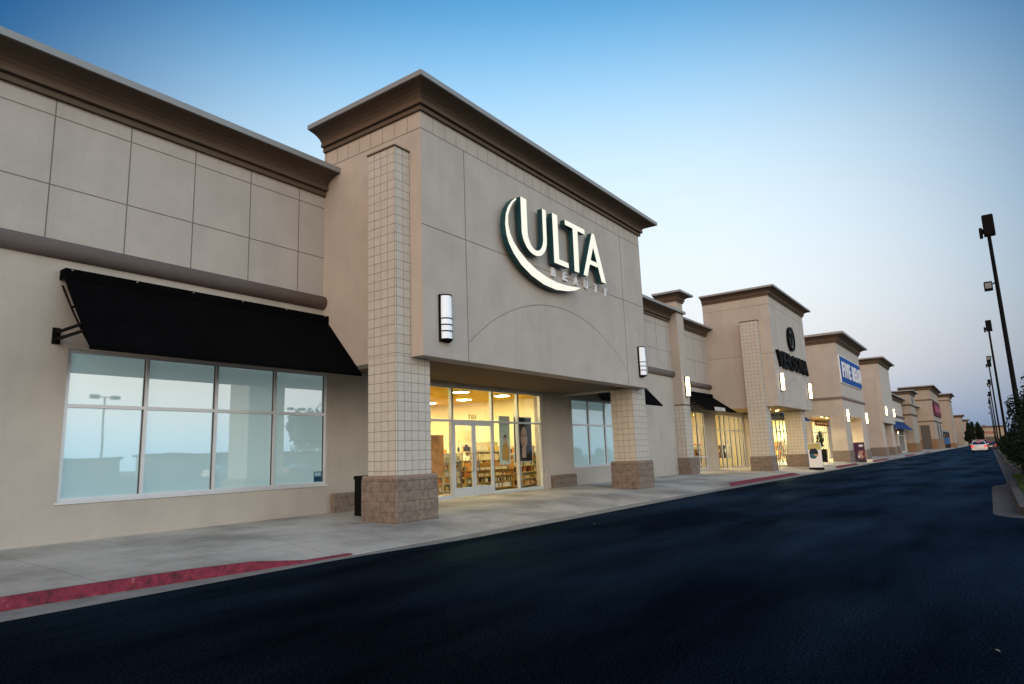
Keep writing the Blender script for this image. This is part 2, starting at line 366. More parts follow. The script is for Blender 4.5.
def cornice(x0, x1, y0, y1, z, parent, s=1.0, mats=None, back=False, name='cornice'):
    """moulding swept round three sides (left, front, right) of a block, metal coping on top"""
    mb = MB()
    def path(o): return [(x0 - o, y1), (x0 - o, y0 - o), (x1 + o, y0 - o), (x1 + o, y1)]
    pr = PROF(z, s); rings = [[(x, y, zz) for x, y in path(o)] for o, zz in pr]
    for k in range(len(rings) - 1):
        a, b = rings[k], rings[k + 1]
        for i in range(3): mb.add([a[i], a[i + 1], b[i + 1], b[i]], [(0, 1, 2, 3)], 0)
    for e in (0, 3):   # end caps
        mb.add([r[e] for r in rings] + [(rings[-1][e][0] * 0 + (x0 if e == 0 else x1), y1, rings[-1][e][2])], [tuple(range(len(rings) + 1))], 0)
    ot, zt = pr[-1]
    cop = [(ot, zt), (ot + .035 * s, zt), (ot + .035 * s, zt + .105 * s), (ot - .08, zt + .125 * s)]
    rings = [[(x, y, zz) for x, y in path(o)] for o, zz in cop]
    for k in range(len(rings) - 1):
        a, b = rings[k], rings[k + 1]
        for i in range(3): mb.add([a[i], a[i + 1], b[i + 1], b[i]], [(0, 1, 2, 3)], 1)
    t = rings[-1]; mb.add([t[0], t[1], t[2], t[3]], [(0, 1, 2, 3)], 1)
    mb.add([r[0] for r in rings], [(0, 1, 2, 3)], 1); mb.add([r[3] for r in rings], [(0, 1, 2, 3)], 1)
    return mb.build(name, mats or [CORN, COPING], parent)
def hjoint(mb, x0, x1, y, z, mi=1): mb.box(x0, x1, y - .003, y, z - .009, z + .009, mi)
def vjoint(mb, x, y, z0, z1, mi=1): mb.box(x - .009, x + .009, y - .004, y, z0, z1, mi)
def sjoint(mb, x, y0, y1, z, mi=1): mb.box(x - .003, x, y0, y1, z - .009, z + .009, mi)
def bullnose(x0, x1, y, zc, r, parent, name='band'):
    mb = MB(); P = [(y - r * 1.0 * math.cos(R(a)) * 0 - r * math.cos(R(a)), zc + r * math.sin(R(a))) for a in range(-90, 91, 12)]
    P = [(y, zc - r)] + P[1:-1] + [(y, zc + r)]
    mb.prism_x(P, x0, x1); 
    for i in range(len(mb.sm)): mb.sm[i] = len(mb.f[i]) == 4
    return mb.build(name, BAND, parent)
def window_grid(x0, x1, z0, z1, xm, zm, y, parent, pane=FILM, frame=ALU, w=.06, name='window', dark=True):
    root = MB()
    fr = MB(); d = .10
    fr.box(x0, x1, y - .005, y + d, z0, z0 + w); fr.box(x0, x1, y - .005, y + d, z1 - w, z1)
    fr.box(x0, x0 + w, y - .003, y + d, z0 + w, z1 - w); fr.box(x1 - w, x1, y - .003, y + d, z0 + w, z1 - w)
    for x in xm: fr.box(x - w / 2, x + w / 2, y - .002, y + d, z0 + w, z1 - w)
    edges = [x0 + w] + [e for x in xm for e in (x - w / 2, x + w / 2)] + [x1 - w]
    for i in range(0, len(edges), 2):
        for z in zm: fr.box(edges[i], edges[i + 1], y, y + d, z - w / 2, z + w / 2)
    if dark:   # dark gaskets beside the mullions
        for i in range(0, len(edges), 2):
            fr.box(edges[i + 1] - .018, edges[i + 1], y + .03, y + d - .02, z0 + w, z1 - w, 1)
    fo = fr.build(name, [frame, BRONZE], parent)
    pa = MB(); Z = [z0 + w] + [e for z in zm for e in (z - w / 2, z + w / 2)] + [z1 - w]
    for i in range(0, len(edges), 2):
        for j in range(0, len(Z), 2): pa.box(edges[i] - .005, edges[i + 1] + .005, y + .05, y + .062, Z[j] - .005, Z[j + 1] + .005)
    pa.build('pane', pane, fo)
    return fo
def pier(x0, x1, y0, y1, ztop, parent, zb=1.10, mat=TILE, grow=.10, base=SPLIT, cap=True, tex=None):
    g = zx(x0)
    c = MB().bbox(x0, x1, y0, y1, g + zb, ztop, .012).build('column', mat, parent)
    b = MB(); b.bbox(x0 - grow, x1 + grow, y0 - grow, y1 + grow, g - .1, g + zb - .05, .02)
    b.bbox(x0 - grow + .01, x1 + grow - .01, y0 - grow + .01, y1 + grow - .01, g + zb - .049, g + zb + .012, .025, 1)
    b.build('column_base', [base, BLOCKCAP], c)
    return c
def awning(x0, x1, yw, zt, yf, zf, parent, mat=AWNING, val=.0, drop=.2, fascia=.16, frame=True):
    """shed awning: fabric slope with fascia board at the wall, hem, open tube frame underneath"""
    mb = MB(); n = 14
    A = [(lerp(x0, x1, i / n)) for i in range(n + 1)]
    v = []
    rows = 5
    for i, x in enumerate(A):
        for j in range(rows + 1):
            t = j / rows; sag = -.018 * math.sin(math.pi * t) * (1 if i % 2 else .3)
            v.append((x, lerp(yw - .22, yf, t), lerp(zt - .17, zf, t) + sag))
    f = [(i * (rows + 1) + j, i * (rows + 1) + j + 1, (i + 1) * (rows + 1) + j + 1, (i + 1) * (rows + 1) + j) for i in range(n) for j in range(rows)]
    mb.add(v, f); v2 = [(p[0], p[1] + .012, p[2] - .02) for p in v]; mb.add(v2, [tuple(reversed(q)) for q in f])
    for i in range(n):   # hem with gentle scallop
        mb.box(A[i], A[i + 1], yf - .012, yf + .012, zf - val - .06, zf + .01)
    mb.box(x0, x1, yw - .235, yw - .215, zt - .17, zt)              # fascia face
    mb.box(x0, x1, yw - .215, yw + 0.0, zt - .012, zt)              # top strip
    mb.box(x0, x0 + .012, yw - .215, yw, zt - .17, zt - .012); mb.box(x1 - .012, x1, yw - .215, yw, zt - .17, zt - .012)
    o = mb.build('awning', mat, parent)
    if frame:
        fr = MB(); k = int((x1 - x0) / 1.1)
        for i in range(k + 1):
            x = lerp(x0 + .05, x1 - .05, i / k)
            prev = None
            for j in range(7):
                t = j / 6; p = (x, lerp(yw - .02, yf + .04, t), lerp(zt - .27, zf - .035, t) - .05 * math.sin(math.pi * t))
                if prev: fr.tube(prev, p, .018, 6)
                prev = p
        for t in (.36, .97):
            fr.tube((x0 + .04, lerp(yw, yf + .05, t), lerp(zt - .2, zf, t) - .05), (x1 - .04, lerp(yw, yf + .05, t), lerp(zt - .2, zf, t) - .05), .018, 6)
        zb = zf + .02
        for x in (x0 + .02, x1 - .02):
            for za in (zb + .38, zb + .26):
                ye = yf + (za - zf) / (zt - .17 - zf) * (yw - .22 - yf) + .03
                fr.box(x - .02, x + .02, ye, yw, za - .02, za + .02)
            fr.box(x - .06, x + .06, yw - .02, yw + .0, zb + .18, zb + .46, 1)
        fr.build('awning_frame', [BLACK, BLACK], o)
        cl = MB()
        for i in range(k + 1):
            x = lerp(x0 + .1, x1 - .1, i / k); MB().box(x - .013, x + .013, yw - .245, yw - .235, zt - .035, zt - .012).build('clip', STEEL, o)
    return o
def text_mesh(txt, x0, x1, z0, z1, y0, y1, bold=.0, shear=0):
    """letters as a mesh fitted to a rectangle of the facade, front at y0, back at y1"""
    cu = bpy.data.curves.new('lettering', 'FONT'); cu.body = txt; cu.extrude = .5; cu.offset = bold; cu.resolution_u = 4
    ob = bpy.data.objects.new('lettering', cu); COL.objects.link(ob)
    dg = bpy.context.evaluated_depsgraph_get(); me = bpy.data.meshes.new_from_object(ob.evaluated_get(dg))
    vs = [v.co.copy() for v in me.vertices]; fs = [tuple(p.vertices) for p in me.polygons]; nz = [p.normal.z for p in me.polygons]
    bpy.data.objects.remove(ob); bpy.data.curves.remove(cu); bpy.data.meshes.remove(me)
    ax, bx = min(v.x for v in vs), max(v.x for v in vs); ay, by = min(v.y for v in vs), max(v.y for v in vs)
    mb = MB(); V = []
    for v in vs: V.append((lerp(x0, x1, (v.x - ax) / (bx - ax)), y0 if v.z > 0 else y1, lerp(z0, z1, (v.y - ay) / (by - ay))))
    o = 0; mb.v = V
    for q, n in zip(fs, nz): mb.f.append(q); mb.m.append(0 if n > .5 else 1); mb.sm.append(False)
    return mb
lamp_proto = {}
def wall_lamp(x, y, z, lit, label, group, h=1.0, s=1.0):
    key = 'lit' if lit else 'off'
    loc = (x, y, z)
    if key in lamp_proto: return dup(lamp_proto[key], loc, label, group)
    t = thing('wall_lamp', loc, label, 'wall lamp', group)
    b = MB(); b.bbox(x - .17, x + .17, y - .055, y - .001, z - .52, z + .52, .01)
    b.lathe(x, y - .055, [(0, z - .50), (.150, z - .50), (.150, z - .465), (0, z - .465)], 14, 0, 180, 360)
    b.lathe(x, y - .055, [(0, z + .49), (.150, z + .49), (.150, z + .515), (0, z + .515)], 14, 0, 180, 360)
    b.build('backplate', BLACK, t)
    MB().lathe(x, y - .055, [(.135, z - .465), (.142, z - .2), (.142, z + .2), (.135, z + .49)], 14, 0, 180, 360).build('lens', LAMPON if lit else LAMPOFF, t)
    bars = MB()
    for dz in (-.02, -.16, -.30): bars.lathe(x, y - .055, [(.142, z + dz - .012), (.152, z + dz - .012), (.152, z + dz + .012), (.142, z + dz + .012)], 14, 0, 180, 360)
    bars.build('lens_bar', BLACK, t)
    lamp_proto[key] = t; return t

# ================================================================== BUILDING 1: beauty shop
W = 12.6
B1 = thing('shop_building', (15.5, W, .27), 'long taupe stucco beauty shop with projecting entrance block, nearest building on the left', 'building')
TX0, TX1, TY, TZ = 9.92, 21.2, 9.33, 9.10
# left wing and right wing, wall with window and storefront openings
wl = MB()
ops = [(4.6, 10.08, .92, 3.5), (11.8, 19.4, -.2, 3.52), (21.42, 26.85, .92, 3.48)]
wall_open(wl, -22, 10.0, -.3, 5.05, W, .35, ops); wall_open(wl, 10.0, 31.6, -.3, 5.05, W, .35, ops)
wl.build('lower_wall', STUCCO_L, B1)
up = MB()
up.box(-22, 10.4, W, W + .35, 5.05, 8.35); up.box(20.8, 31.6, W, W + .35, 5.05, 8.35)
for z in (6.33, 7.6): hjoint(up, -22, TX0, W, z); hjoint(up, TX1, 31.6, W, z)
x = 4.1 - 1.27 * 16
while x < TX0:
    if x > -22: vjoint(up, x, W, 5.35, 8.04)
    x += 1.27
x = 22.3
while x < 31.5: vjoint(up, x, W, 5.35, 8.04); x += 1.27
up.build('upper_wall', [STUCCO, JOINT], B1)
bullnose(-22, TX0, W, 5.2, .165, B1); bullnose(TX1, 31.6, W, 5.2, .165, B1)
cornice(-22, TX0 + .3, W, W + 2.5, 7.90, B1, 1.22); cornice(TX1 - .3, 32.0, W, W + 2.5, 7.90, B1, 1.22)
# body of the building behind the front (roof and back)
bd = MB(); bd.box(-22, 31.9, 31, 31.3, -1, 7.5); bd.box(-22, -21.7, W + .35, 31, -1, 7.5); bd.box(-22, 31.9, W + .35, 31, 7.0, 7.3)
bd.build('roof_and_back_wall', STUCCO, B1)
# entrance tower
tw = MB()
tw.box(TX0, TX1, TY, TY + .45, 3.55, TZ + .1)
tw.box(TX0, TX0 + .45, TY + .45, 12.62, 3.55, TZ + .1, 2); tw.box(TX1 - .45, TX1, TY + .45, 12.62, 3.55, TZ + .1, 2)
tw.box(TX0 + .45, TX1 - .45, 12.25, 12.55, 5.3, TZ + .1)
tw.box(TX0 - .002, TX0, TY, 12.60, 3.55, TZ, 2)
hjoint(tw, TX0, TX1, TY, 8.66); sjoint(tw, TX0 - .002, TY, W, 8.66)
for i in range(1, 28): tw.box(TX0 + i * .405 - .004, TX0 + i * .405 + .004, TY - .002, TY, 8.67, TZ, 1)
for i in range(1, 9): tw.box(TX0 - .006, TX0 - .002, TY + i * .4 - .004, TY + i * .4 + .004, 8.67, TZ, 1)
for x in (11.40, 19.62): vjoint(tw, x, TY, 3.55, 8.66)
hjoint(tw, TX0, TX1, TY, 6.43)
# segmental arch score line
cxA, rA, zc = 15.52, 6.4, -.93
prev = None
for i in range(49):
    x = lerp(11.42, 19.6, i / 48); z = zc + math.sqrt(max(0, rA ** 2 - (x - cxA) ** 2))
    if prev: tw.add([(prev[0], TY - .003, prev[1] - .009), (x, TY - .003, z - .009), (x, TY - .003, z + .009), (prev[0], TY - .003, prev[1] + .009)], [(0, 1, 2, 3)], 1)
    prev = (x, z)
two = tw.build('entrance_block', [STUCCO, JOINT, STUCCO_W], B1)
cornice(TX0, TX1, TY, 12.6, 9.06, two, 1.10)
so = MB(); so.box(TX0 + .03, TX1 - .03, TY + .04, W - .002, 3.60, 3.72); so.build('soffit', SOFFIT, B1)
# tiled columns
pier(9.47, 10.50, 9.68, 10.52, 3.549, B1); pier(20.58, 21.61, 9.68, 10.52, 3.549, B1)
for a, b in ((9.47, TX0 - .004), (TX1 + .004, 21.61)):
    pu = MB().bbox(a, b, 9.68, 10.52, 3.551, 8.16, .004).build('column_shaft', TILE, B1)
    MB().bbox(a - .03 if a < 15 else a, b if a < 15 else b + .03, 9.65, 10.55, 8.16, 8.20, .01).build('column_cap', CORN, pu)
# low block plinths beside the storefront
for a, b in ((10.2, 11.8), (19.75, 21.35)):
    MB().bbox(a, b, W - .13, W - .002, .1, .70, .02).build('plinth', SPLIT, B1)
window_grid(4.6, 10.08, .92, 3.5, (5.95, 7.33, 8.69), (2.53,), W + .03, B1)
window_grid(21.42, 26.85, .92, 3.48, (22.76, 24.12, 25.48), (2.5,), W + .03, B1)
MB().box(4.56, 10.12, W - .02, W + .02, .885, .918).build('sill', ALU, B1); MB().box(21.38, 26.89, W - .02, W + .02, .885, .918).build('sill', ALU, B1)
# storefront
SY = W + .05; zf = .285
sf = MB(); w = .055
for x in (11.83, 13.2, 14.62, 16.56, 17.97, 19.36): sf.box(x - w / 2, x + w / 2, SY, SY + .11, zf, 3.52)
def seg(z, h, skip=()):
    E = [11.83, 13.2, 14.62, 16.56, 17.97, 19.36]
    for i in range(5):
        if i in skip: continue
        sf.box(E[i] + w / 2, E[i + 1] - w / 2, SY + .002, SY + .108, z, z + h)
seg(zf - .02, .10, (2,)); seg(2.47, .06); seg(3.46, .06)
for x in (13.2, 14.62, 16.56, 17.97): sf.box(x + w / 2, x + w / 2 + .05, SY + .015, SY + .10, 2.54, 3.455, 1)
for x in (13.2, 16.56, 17.97): sf.box(x + w / 2 + .001, x + w / 2 + .05, SY + .015, SY + .10, zf + .085, 2.465, 1)
sfo = sf.build('storefront_frame', [ALU, BRONZE], B1)
gl = MB(); E = [11.83, 13.2, 14.62, 16.56, 17.97, 19.36]
for i in range(5):
    if i != 2: gl.box(E[i] + .02, E[i + 1] - .02, SY + .05, SY + .06, zf + .06, 2.48)
    gl.box(E[i] + .02, E[i + 1] - .02, SY + .05, SY + .06, 2.52, 3.47)
gl.build('pane', GLASS, sfo)
def door_leaf(x0, x1, hx, parent):
    d = MB(); z0, z1 = zf + .012, 2.462
    d.box(x0, x0 + .08, SY - .02, SY + .035, z0, z1); d.box(x1 - .08, x1, SY - .02, SY + .035, z0, z1)
    d.box(x0 + .08, x1 - .08, SY - .019, SY + .034, z0, z0 + .26); d.box(x0 + .08, x1 - .08, SY - .019, SY + .034, z1 - .10, z1)
    o = d.build('door', ALU, parent)
    MB().box(x0 + .075, x1 - .075, SY + .003, SY + .012, z0 + .25, z1 - .09).build('pane', GLASS, o)
    h = MB(); h.tube((hx, SY - .08, 1.0), (hx, SY - .08, 1.55), .014); h.tube((hx, SY - .08, 1.02), (hx, SY - .02, 1.02), .01); h.tube((hx, SY - .08, 1.53), (hx, SY - .02, 1.53), .01)
    h.build('handle', STEEL, o)
door_leaf(14.652, 15.585, 15.47, B1); door_leaf(15.595, 16.528, 15.71, B1)
nm = text_mesh('7101', 15.42, 15.78, 2.56, 2.70, SY + .036, SY + .046, .01); nm.build('street_number', [SIGNBLACK, SIGNBLACK], B1)
awning(4.37, 9.90, W - .003, 4.84, 11.2, 3.35, B1)
awning(21.28, 26.75, W - .003, 4.84, 11.2, 3.35, B1)
# interior
CREAM = rough_mat('shop_wall_cream', (.84, .76, .50), var=.04, bump=0, rough=.8)
GOLD = rough_mat('shop_ceiling_gold', (.74, .50, .06), var=.05, bump=0, rough=.8)
FLOORM = rough_mat('shop_floor', (.35, .27, .17), var=.15, scale=2, bump=0, rough=.35, spec=.5)
it = MB(); it.box(10.4, 21.0, W + .4, 30, .20, .275, 1)
it.box(10.4, 10.55, W + .36, 30, .28, 4.6); it.box(20.9, 21.05, W + .36, 30, .28, 4.6); it.box(10.5, 20.9, 29.8, 30, .28, 4.6)
it.box(10.5, 20.9, 20.5, 30, 4.45, 4.6)
it.box(10.5, 20.9, W + .36, 20.5, 3.62, 3.77, 2); it.box(10.5, 20.9, 20.5, 20.6, 3.62, 4.45, 0)
it.box(10.56, 20.89, 24.0, 24.2, 2.75, 4.44, 2)
it.build('shop_interior', [CREAM, FLOORM, GOLD], B1)
CL = emit_mat('ceiling_light_panel', (1.0, .85, .46), 130.0)
first = None; n = 0
for yy in (14.2, 16.0, 17.8, 19.6, 22.0, 26.0):
    for xx in (12.3, 14.6, 16.9, 19.2):
        zc_ = 3.615 if yy < 20 else 4.445
        lab = 'square warm ceiling light in the beauty shop, %s row from the glass, %s' % (['first', 'second', 'third', 'fourth', 'fifth', 'sixth'][n // 4], ['leftmost', 'second from left', 'third from left', 'rightmost'][n % 4])
        if first is None:
            first = thing('ceiling_light', (xx, yy, zc_), lab, 'ceiling light', 'ceiling lights in the beauty shop')
            MB().box(xx - .22, xx + .22, yy - .22, yy + .22, zc_ - .03, zc_ - .002).build('frame', WHITE, first)
            MB().box(xx - .19, xx + .19, yy - .19, yy + .19, zc_ - .036, zc_ - .031).build('diffuser', CL, first)
        else: dup(first, (xx, yy, zc_), lab)
        n += 1
# shelving with goods
WOOD = rough_mat('honey_wood', (.50, .26, .05), var=.15, scale=4, bump=0, rough=.5)
PRODC = [rough_mat('goods_%s' % nme, c, var=.1, bump=0, rough=.5) for nme, c in (('cream', (.75, .66, .42)), ('orange', (.55, .24, .06)), ('brown', (.08, .04, .02)), ('white', (.8, .76, .62)), ('red', (.32, .06, .03)), ('gold', (.6, .44, .12)), ('black', (.03, .02, .015)), ('teal', (.22, .30, .24)))]
PALEW = rough_mat('pale_laminate', (.66, .58, .40), var=.06, bump=0, rough=.5)
def shelf(x0, x1, y0, y1, h, label, lv=5, seed=0, name='shop_shelf', group=None):
    rnd = random.Random(seed); z0 = .278
    t = thing(name, ((x0 + x1) / 2, (y0 + y1) / 2, z0), label, 'shelf', group)
    c = MB(); c.box(x0, x0 + .04, y0, y1, z0, z0 + h); c.box(x1 - .04, x1, y0, y1, z0, z0 + h)
    wood = WOOD if seed % 3 else PALEW
    c.box(x0 + .04, x1 - .04, (y0 + y1) / 2 - .01, (y0 + y1) / 2 + .01, z0, z0 + h); c.build('carcass', wood, t)
    g = MB()
    for k in range(lv):
        z = z0 + .12 + (h - .15) * k / lv
        s_ = MB().box(x0 + .041, x1 - .041, y0 + .01, y1 - .01, z - .025, z).build('shelf_board', wood, t)
        for side in (0, 1):
            x = x0 + .06; wa = rnd.choice((.03, .05, .09, .15)); pal = rnd.choice(((0, 3, 5), (0, 3, 1, 5), (3, 3, 7, 0), (2, 6, 0, 5), (0, 5, 4, 1))); ht = rnd.uniform(.4, .8)
            while x < x1 - .14:
                wd = wa * rnd.uniform(.8, 1.25); hh = ht * rnd.uniform(.8, 1.15) * (h - .15) / lv
                if rnd.random() < .14: x += wd; continue
                ya = y0 + .03 if side == 0 else (y0 + y1) / 2 + .02
                g.box(x, x + wd * .85, ya, ya + .12, z + .001, z + hh, rnd.choice(pal)); x += wd
    for k in range(lv):   # goods facing out of the near end panel
        z = z0 + .12 + (h - .15) * k / lv; y = y0 + .03
        MB().box(x0 - .18, x0 - .001, y0, y1, z - .025, z).build('end_shelf', wood, t)
        while y < y1 - .08:
            wd = rnd.uniform(.06, .13); hh = rnd.uniform(.45, .85) * (h - .15) / lv
            g.box(x0 - .16, x0 - .05, y, y + wd * .85, z + .001, z + hh, rnd.randrange(8)); y += wd
    g.build('goods', PRODC, t, kind='stuff')
    return t
GS = 'display shelves in the beauty shop'
shelf(19.4, 20.7, 13.6, 14.1, 1.5, 'slim display shelf inside the glass right of the dark poster', 6, 51, group=GS)
shelf(12.0, 13.0, 13.3, 13.8, 1.3, 'small display shelf behind the nearest tiled column, inside the glass', 5, 52, group=GS)
shelf(14.0, 15.4, 13.9, 14.3, 1.15, 'waist high display of pale boxes behind the left door leaf', 5, 53, group=GS)
shelf(15.9, 16.9, 14.2, 14.6, 1.3, 'waist high display of pale boxes behind the right door leaf', 5, 54, group=GS)
shelf(13.30, 14.4, 14.4, 14.95, 1.45, 'low honey wood display shelf left of the glass doors, close to the window', 4, 1, group=GS)
shelf(11.0, 13.0, 15.2, 15.9, 1.7, 'wood display shelf of small goods far left inside the entrance', 5, 2, group=GS)
shelf(14.7, 16.0, 15.5, 16.1, 1.45, 'wood display shelf of goods seen through the left door leaf', 5, 3, group=GS)
shelf(16.3, 17.6, 15.5, 16.1, 1.45, 'wood display shelf of goods seen through the right door leaf', 5, 4, group=GS)
shelf(17.0, 19.1, 13.7, 14.2, .95, 'low shelf of boxes below the two hanging posters', 4, 5, group=GS)
shelf(18.6, 20.6, 15.2, 15.8, 1.7, 'wood display shelf right behind the hanging dark poster', 5, 6, group=GS)
shelf(11.2, 14.2, 18.2, 18.9, 1.95, 'tall display shelf deep inside the shop, left side', 6, 7, group=GS)
shelf(14.8, 17.6, 18.8, 19.5, 1.95, 'wide tall display shelf deep inside the shop, middle', 6, 8, group=GS)
shelf(18.2, 20.7, 19.2, 19.9, 1.95, 'tall display shelf deep inside the shop, right side', 6, 9, group=GS)
shelf(11.0, 15.8, 22.2, 22.9, 2.2, 'longest tall display shelf near the back wall, left half', 7, 10, group=GS)
shelf(16.2, 20.8, 22.2, 22.9, 2.2, 'longest tall display shelf near the back wall, right half', 7, 11, group=GS)
for (a0, a1, b0, hh_, lab) in ((14.1, 14.75, 13.1, 2.1, 'peach coloured display board standing left of the doors'), (12.1, 12.9, 14.2, 2.3, 'pale display board at the far left inside the glass'), (19.5, 20.4, 16.6, 2.5, 'tall pale display board behind the right pane')):
    t = thing('display_board', ((a0 + a1) / 2, b0, .278), lab, 'display board', 'display boards in the beauty shop')
    MB().bbox(a0, a1, b0, b0 + .05, .9, hh_, .01).build('board', PRODC[0] if hh_ > 2.2 else rough_mat('peach_print', (.62, .30, .12), var=.3, scale=5, bump=0), t)
    MB().box((a0 + a1) / 2 - .03, (a0 + a1) / 2 + .03, b0 + .01, b0 + .04, .278, .9).build('post', STEEL, t)
t = thing('cash_desk', (18.8, 17.2, .278), 'pale cash desk deep on the right of the shop', 'desk')
MB().bbox(17.4, 20.4, 16.9, 17.6, .278, 1.3, .02).build('counter', WHITE, t); MB().bbox(17.3, 20.5, 16.8, 17.7, 1.3, 1.36, .01).build('worktop', WOOD, t)
t = thing('display_table', (13.5, 13.75, .278), 'pale display table just inside the glass left of the doors', 'table')
MB().bbox(12.6, 14.4, 13.5, 14.0, 1.0, 1.05, .01).build('tabletop', WHITE, t)
for x in (12.68, 14.32):
    for y in (13.56, 13.94): MB().box(x - .025, x + .025, y - .025, y + .025, .278, 1.0).build('leg', WHITE, t)
g = MB(); rnd = random.Random(4)
for k in range(13): xx = 12.66 + k * .13; g.box(xx, xx + .09, 13.6, 13.72, 1.052, 1.052 + rnd.uniform(.1, .32), rnd.randrange(8))
g.build('goods', PRODC, t, kind='stuff')
# two window posters (flat prints on hanging boards)
SKIN = rough_mat('print_skin', (.52, .33, .24), var=.05, bump=0, rough=.6); HAIR = rough_mat('print_hair', (.022, .012, .01), var=.3, bump=0, rough=.6)
PALE = rough_mat('print_pale', (.50, .58, .50), var=.1, bump=0, rough=.6); LIP = rough_mat('print_lip', (.35, .08, .07), var=.1, bump=0, rough=.6)
def oval(mb, cx, cz, rx, rz, y, mi, n=24): mb.add([(cx + rx * math.cos(2 * math.pi * i / n), y, cz + rz * math.sin(2 * math.pi * i / n)) for i in range(n)], [tuple(range(n))], mi)
p = MB(); y = 12.86
p.box(18.0, 19.06, y, y + .02, 1.2, 2.72, 0)
p.box(18.03, 19.03, y - .002, y, 1.23, 2.69, 1)
oval(p, 18.58, 2.02, .21, .36, y - .005, 2); 
for sx in (-1, 1):
    p.add([(18.55 + sx * a, y - .008, b) for a, b in ((.02, 2.5), (.24, 2.36), (.33, 2.0), (.36, 1.5), (.24, 1.3), (.2, 1.6), (.21, 2.0), (.15, 2.28))], [tuple(range(8)) if sx > 0 else tuple(range(7, -1, -1))], 1)
    oval(p, 18.55 + sx * .1, 2.08, .055, .02, y - .009, 1, 12); p.box(18.55 + sx * .1 - .06, 18.55 + sx * .1 + .06, y - .010, y - .009, 2.13, 2.145, 1)
oval(p, 18.55, 1.96, .03, .08, y - .0085, 4, 12); oval(p, 18.55, 1.81, .07, .025, y - .009, 3, 12)
p.box(18.43, 18.67, y - .0045, y - .003, 1.35, 1.68, 2)
tag(p.build('poster', [ALU, HAIR, SKIN, LIP, SKIN]), 'tall dark poster of a long haired woman hanging in the window right of the doors', 'poster', 'posters in the beauty shop window')
p = MB(); p.box(17.18, 17.76, y, y + .02, 1.15, 2.72, 0); p.box(17.2, 17.74, y - .002, y, 1.18, 2.69, 1)
oval(p, 17.5, 1.95, .07, .10, y - .005, 2, 16)
p.add([(17.5 + a, y - .004, b) for a, b in ((-.06, 1.86), (-.17, 1.72), (-.2, 1.3), (.18, 1.25), (.2, 1.65), (.06, 1.86))], [(0, 1, 2, 3, 4, 5)], 3)
oval(p, 17.49, 2.02, .095, .09, y - .0035, 4, 16)
tag(p.build('poster', [ALU, PALE, SKIN, WOOD, HAIR]), 'narrow pale green poster with a small figure, just right of the doors', 'poster', 'posters in the beauty shop window')
# small notice in the corner of the big window
nt_ = MB(); nt_.box(9.78, 10.0, W + .072, W + .076, .99, 1.22, 0); nt_.box(9.80, 9.98, W + .070, W + .072, 1.12, 1.2, 1); nt_.box(9.80, 9.98, W + .070, W + .072, 1.01, 1.09, 2)
tag(nt_.build('window_notice', [rough_mat('notice_blue', (.02, .13, .2), bump=0), rough_mat('notice_pale', (.3, .5, .6), bump=0), rough_mat('notice_navy', (.01, .04, .09), bump=0)]), 'small blue notice in the lower right corner of the big shop window', 'notice')
# trash bin by the first column
t = thing('litter_bin', (10.2, 11.4, .23), 'black litter bin just behind the nearest tiled column', 'litter bin')
MB().bbox(10.04, 10.48, 11.15, 11.60, .2, 1.02, .02).build('bin_body', BLACK, t)
MB().bbox(10.02, 10.50, 11.13, 11.62, 1.02, 1.10, .03).build('lid', BLACK, t)

# --- sign of building 1
sg = thing('shop_sign', (15.3, TY, 6.0), 'cream letters reading ULTA BEAUTY with a swoosh, on the nearest entrance block', 'sign')
F0, F1 = TY - .25, TY - .085
def letter(A, name='letter'):
    mb = MB(); A(mb); return mb.build(name, [SIGNFACE, SIGNSIDE], sg)
def arc(cx, cz, rx, rz, a0, a1, n): return [(cx + rx * math.cos(R(lerp(a0, a1, i / n))), cz + rz * math.sin(R(lerp(a0, a1, i / n)))) for i in range(n + 1)]
def U(mb):
    o = [(13.38, 8.06)] + arc(13.98, 7.17, .60, .57, 180, 360, 20) + [(14.585, 8.03)]
    i = [(13.65, 8.06)] + arc(14.025, 7.20, .375, .45, 180, 360, 20) + [(14.405, 8.03)]
    mb.strip_y(i, o, F0, F1, 0, 1)
letter(U)
letter(lambda mb: mb.strip_y([(15.19, 8.06), (15.19, 6.77), (15.69, 6.77)], [(14.92, 8.06), (14.92, 6.62), (15.69, 6.62)], F0, F1, 0, 1))
letter(lambda mb: mb.prism_y([(15.60, 7.90), (16.03, 7.90), (16.02, 6.61), (16.29, 6.61), (16.31, 7.90), (16.74, 7.90), (16.74, 8.05), (15.60, 8.05)], F0, F1, 0, 1))
def Aa(mb):
    mb.strip_y([(17.19, 8.06), (16.545, 6.61)], [(17.30, 7.78), (16.78, 6.61)][::1], F0, F1, 0, 1)
    mb.prism_y([(17.66, 6.61), (17.95, 6.61), (17.34, 8.06), (17.185, 8.06), (17.195, 7.70)], F0 - .002, F1, 0, 1)
    mb.prism_y([(16.93, 7.03), (17.50, 7.03), (17.44, 7.17), (17.00, 7.17)], F0 + .003, F1, 0, 1)
letter(Aa)
out = [(13.17, 7.96), (12.98, 7.81), (12.80, 7.60), (12.70, 7.38), (12.66, 7.12), (12.70, 6.85), (12.80, 6.64), (12.98, 6.43), (13.30, 6.20), (13.76, 6.01), (14.34, 5.88), (14.95, 5.85), (15.60, 5.93), (16.0, 6.03), (16.32, 6.16)]
inn = [(13.19, 7.92), (13.03, 7.78), (12.89, 7.58), (12.80, 7.38), (12.79, 7.14), (12.86, 6.92), (13.00, 6.73), (13.22, 6.56), (13.58, 6.37), (14.03, 6.21), (14.55, 6.11), (15.02, 6.07), (15.50, 6.08), (15.85, 6.11), (16.32, 6.165)]
letter(lambda mb: mb.strip_y(inn, out, F0, F1, 0, 1), 'swoosh')
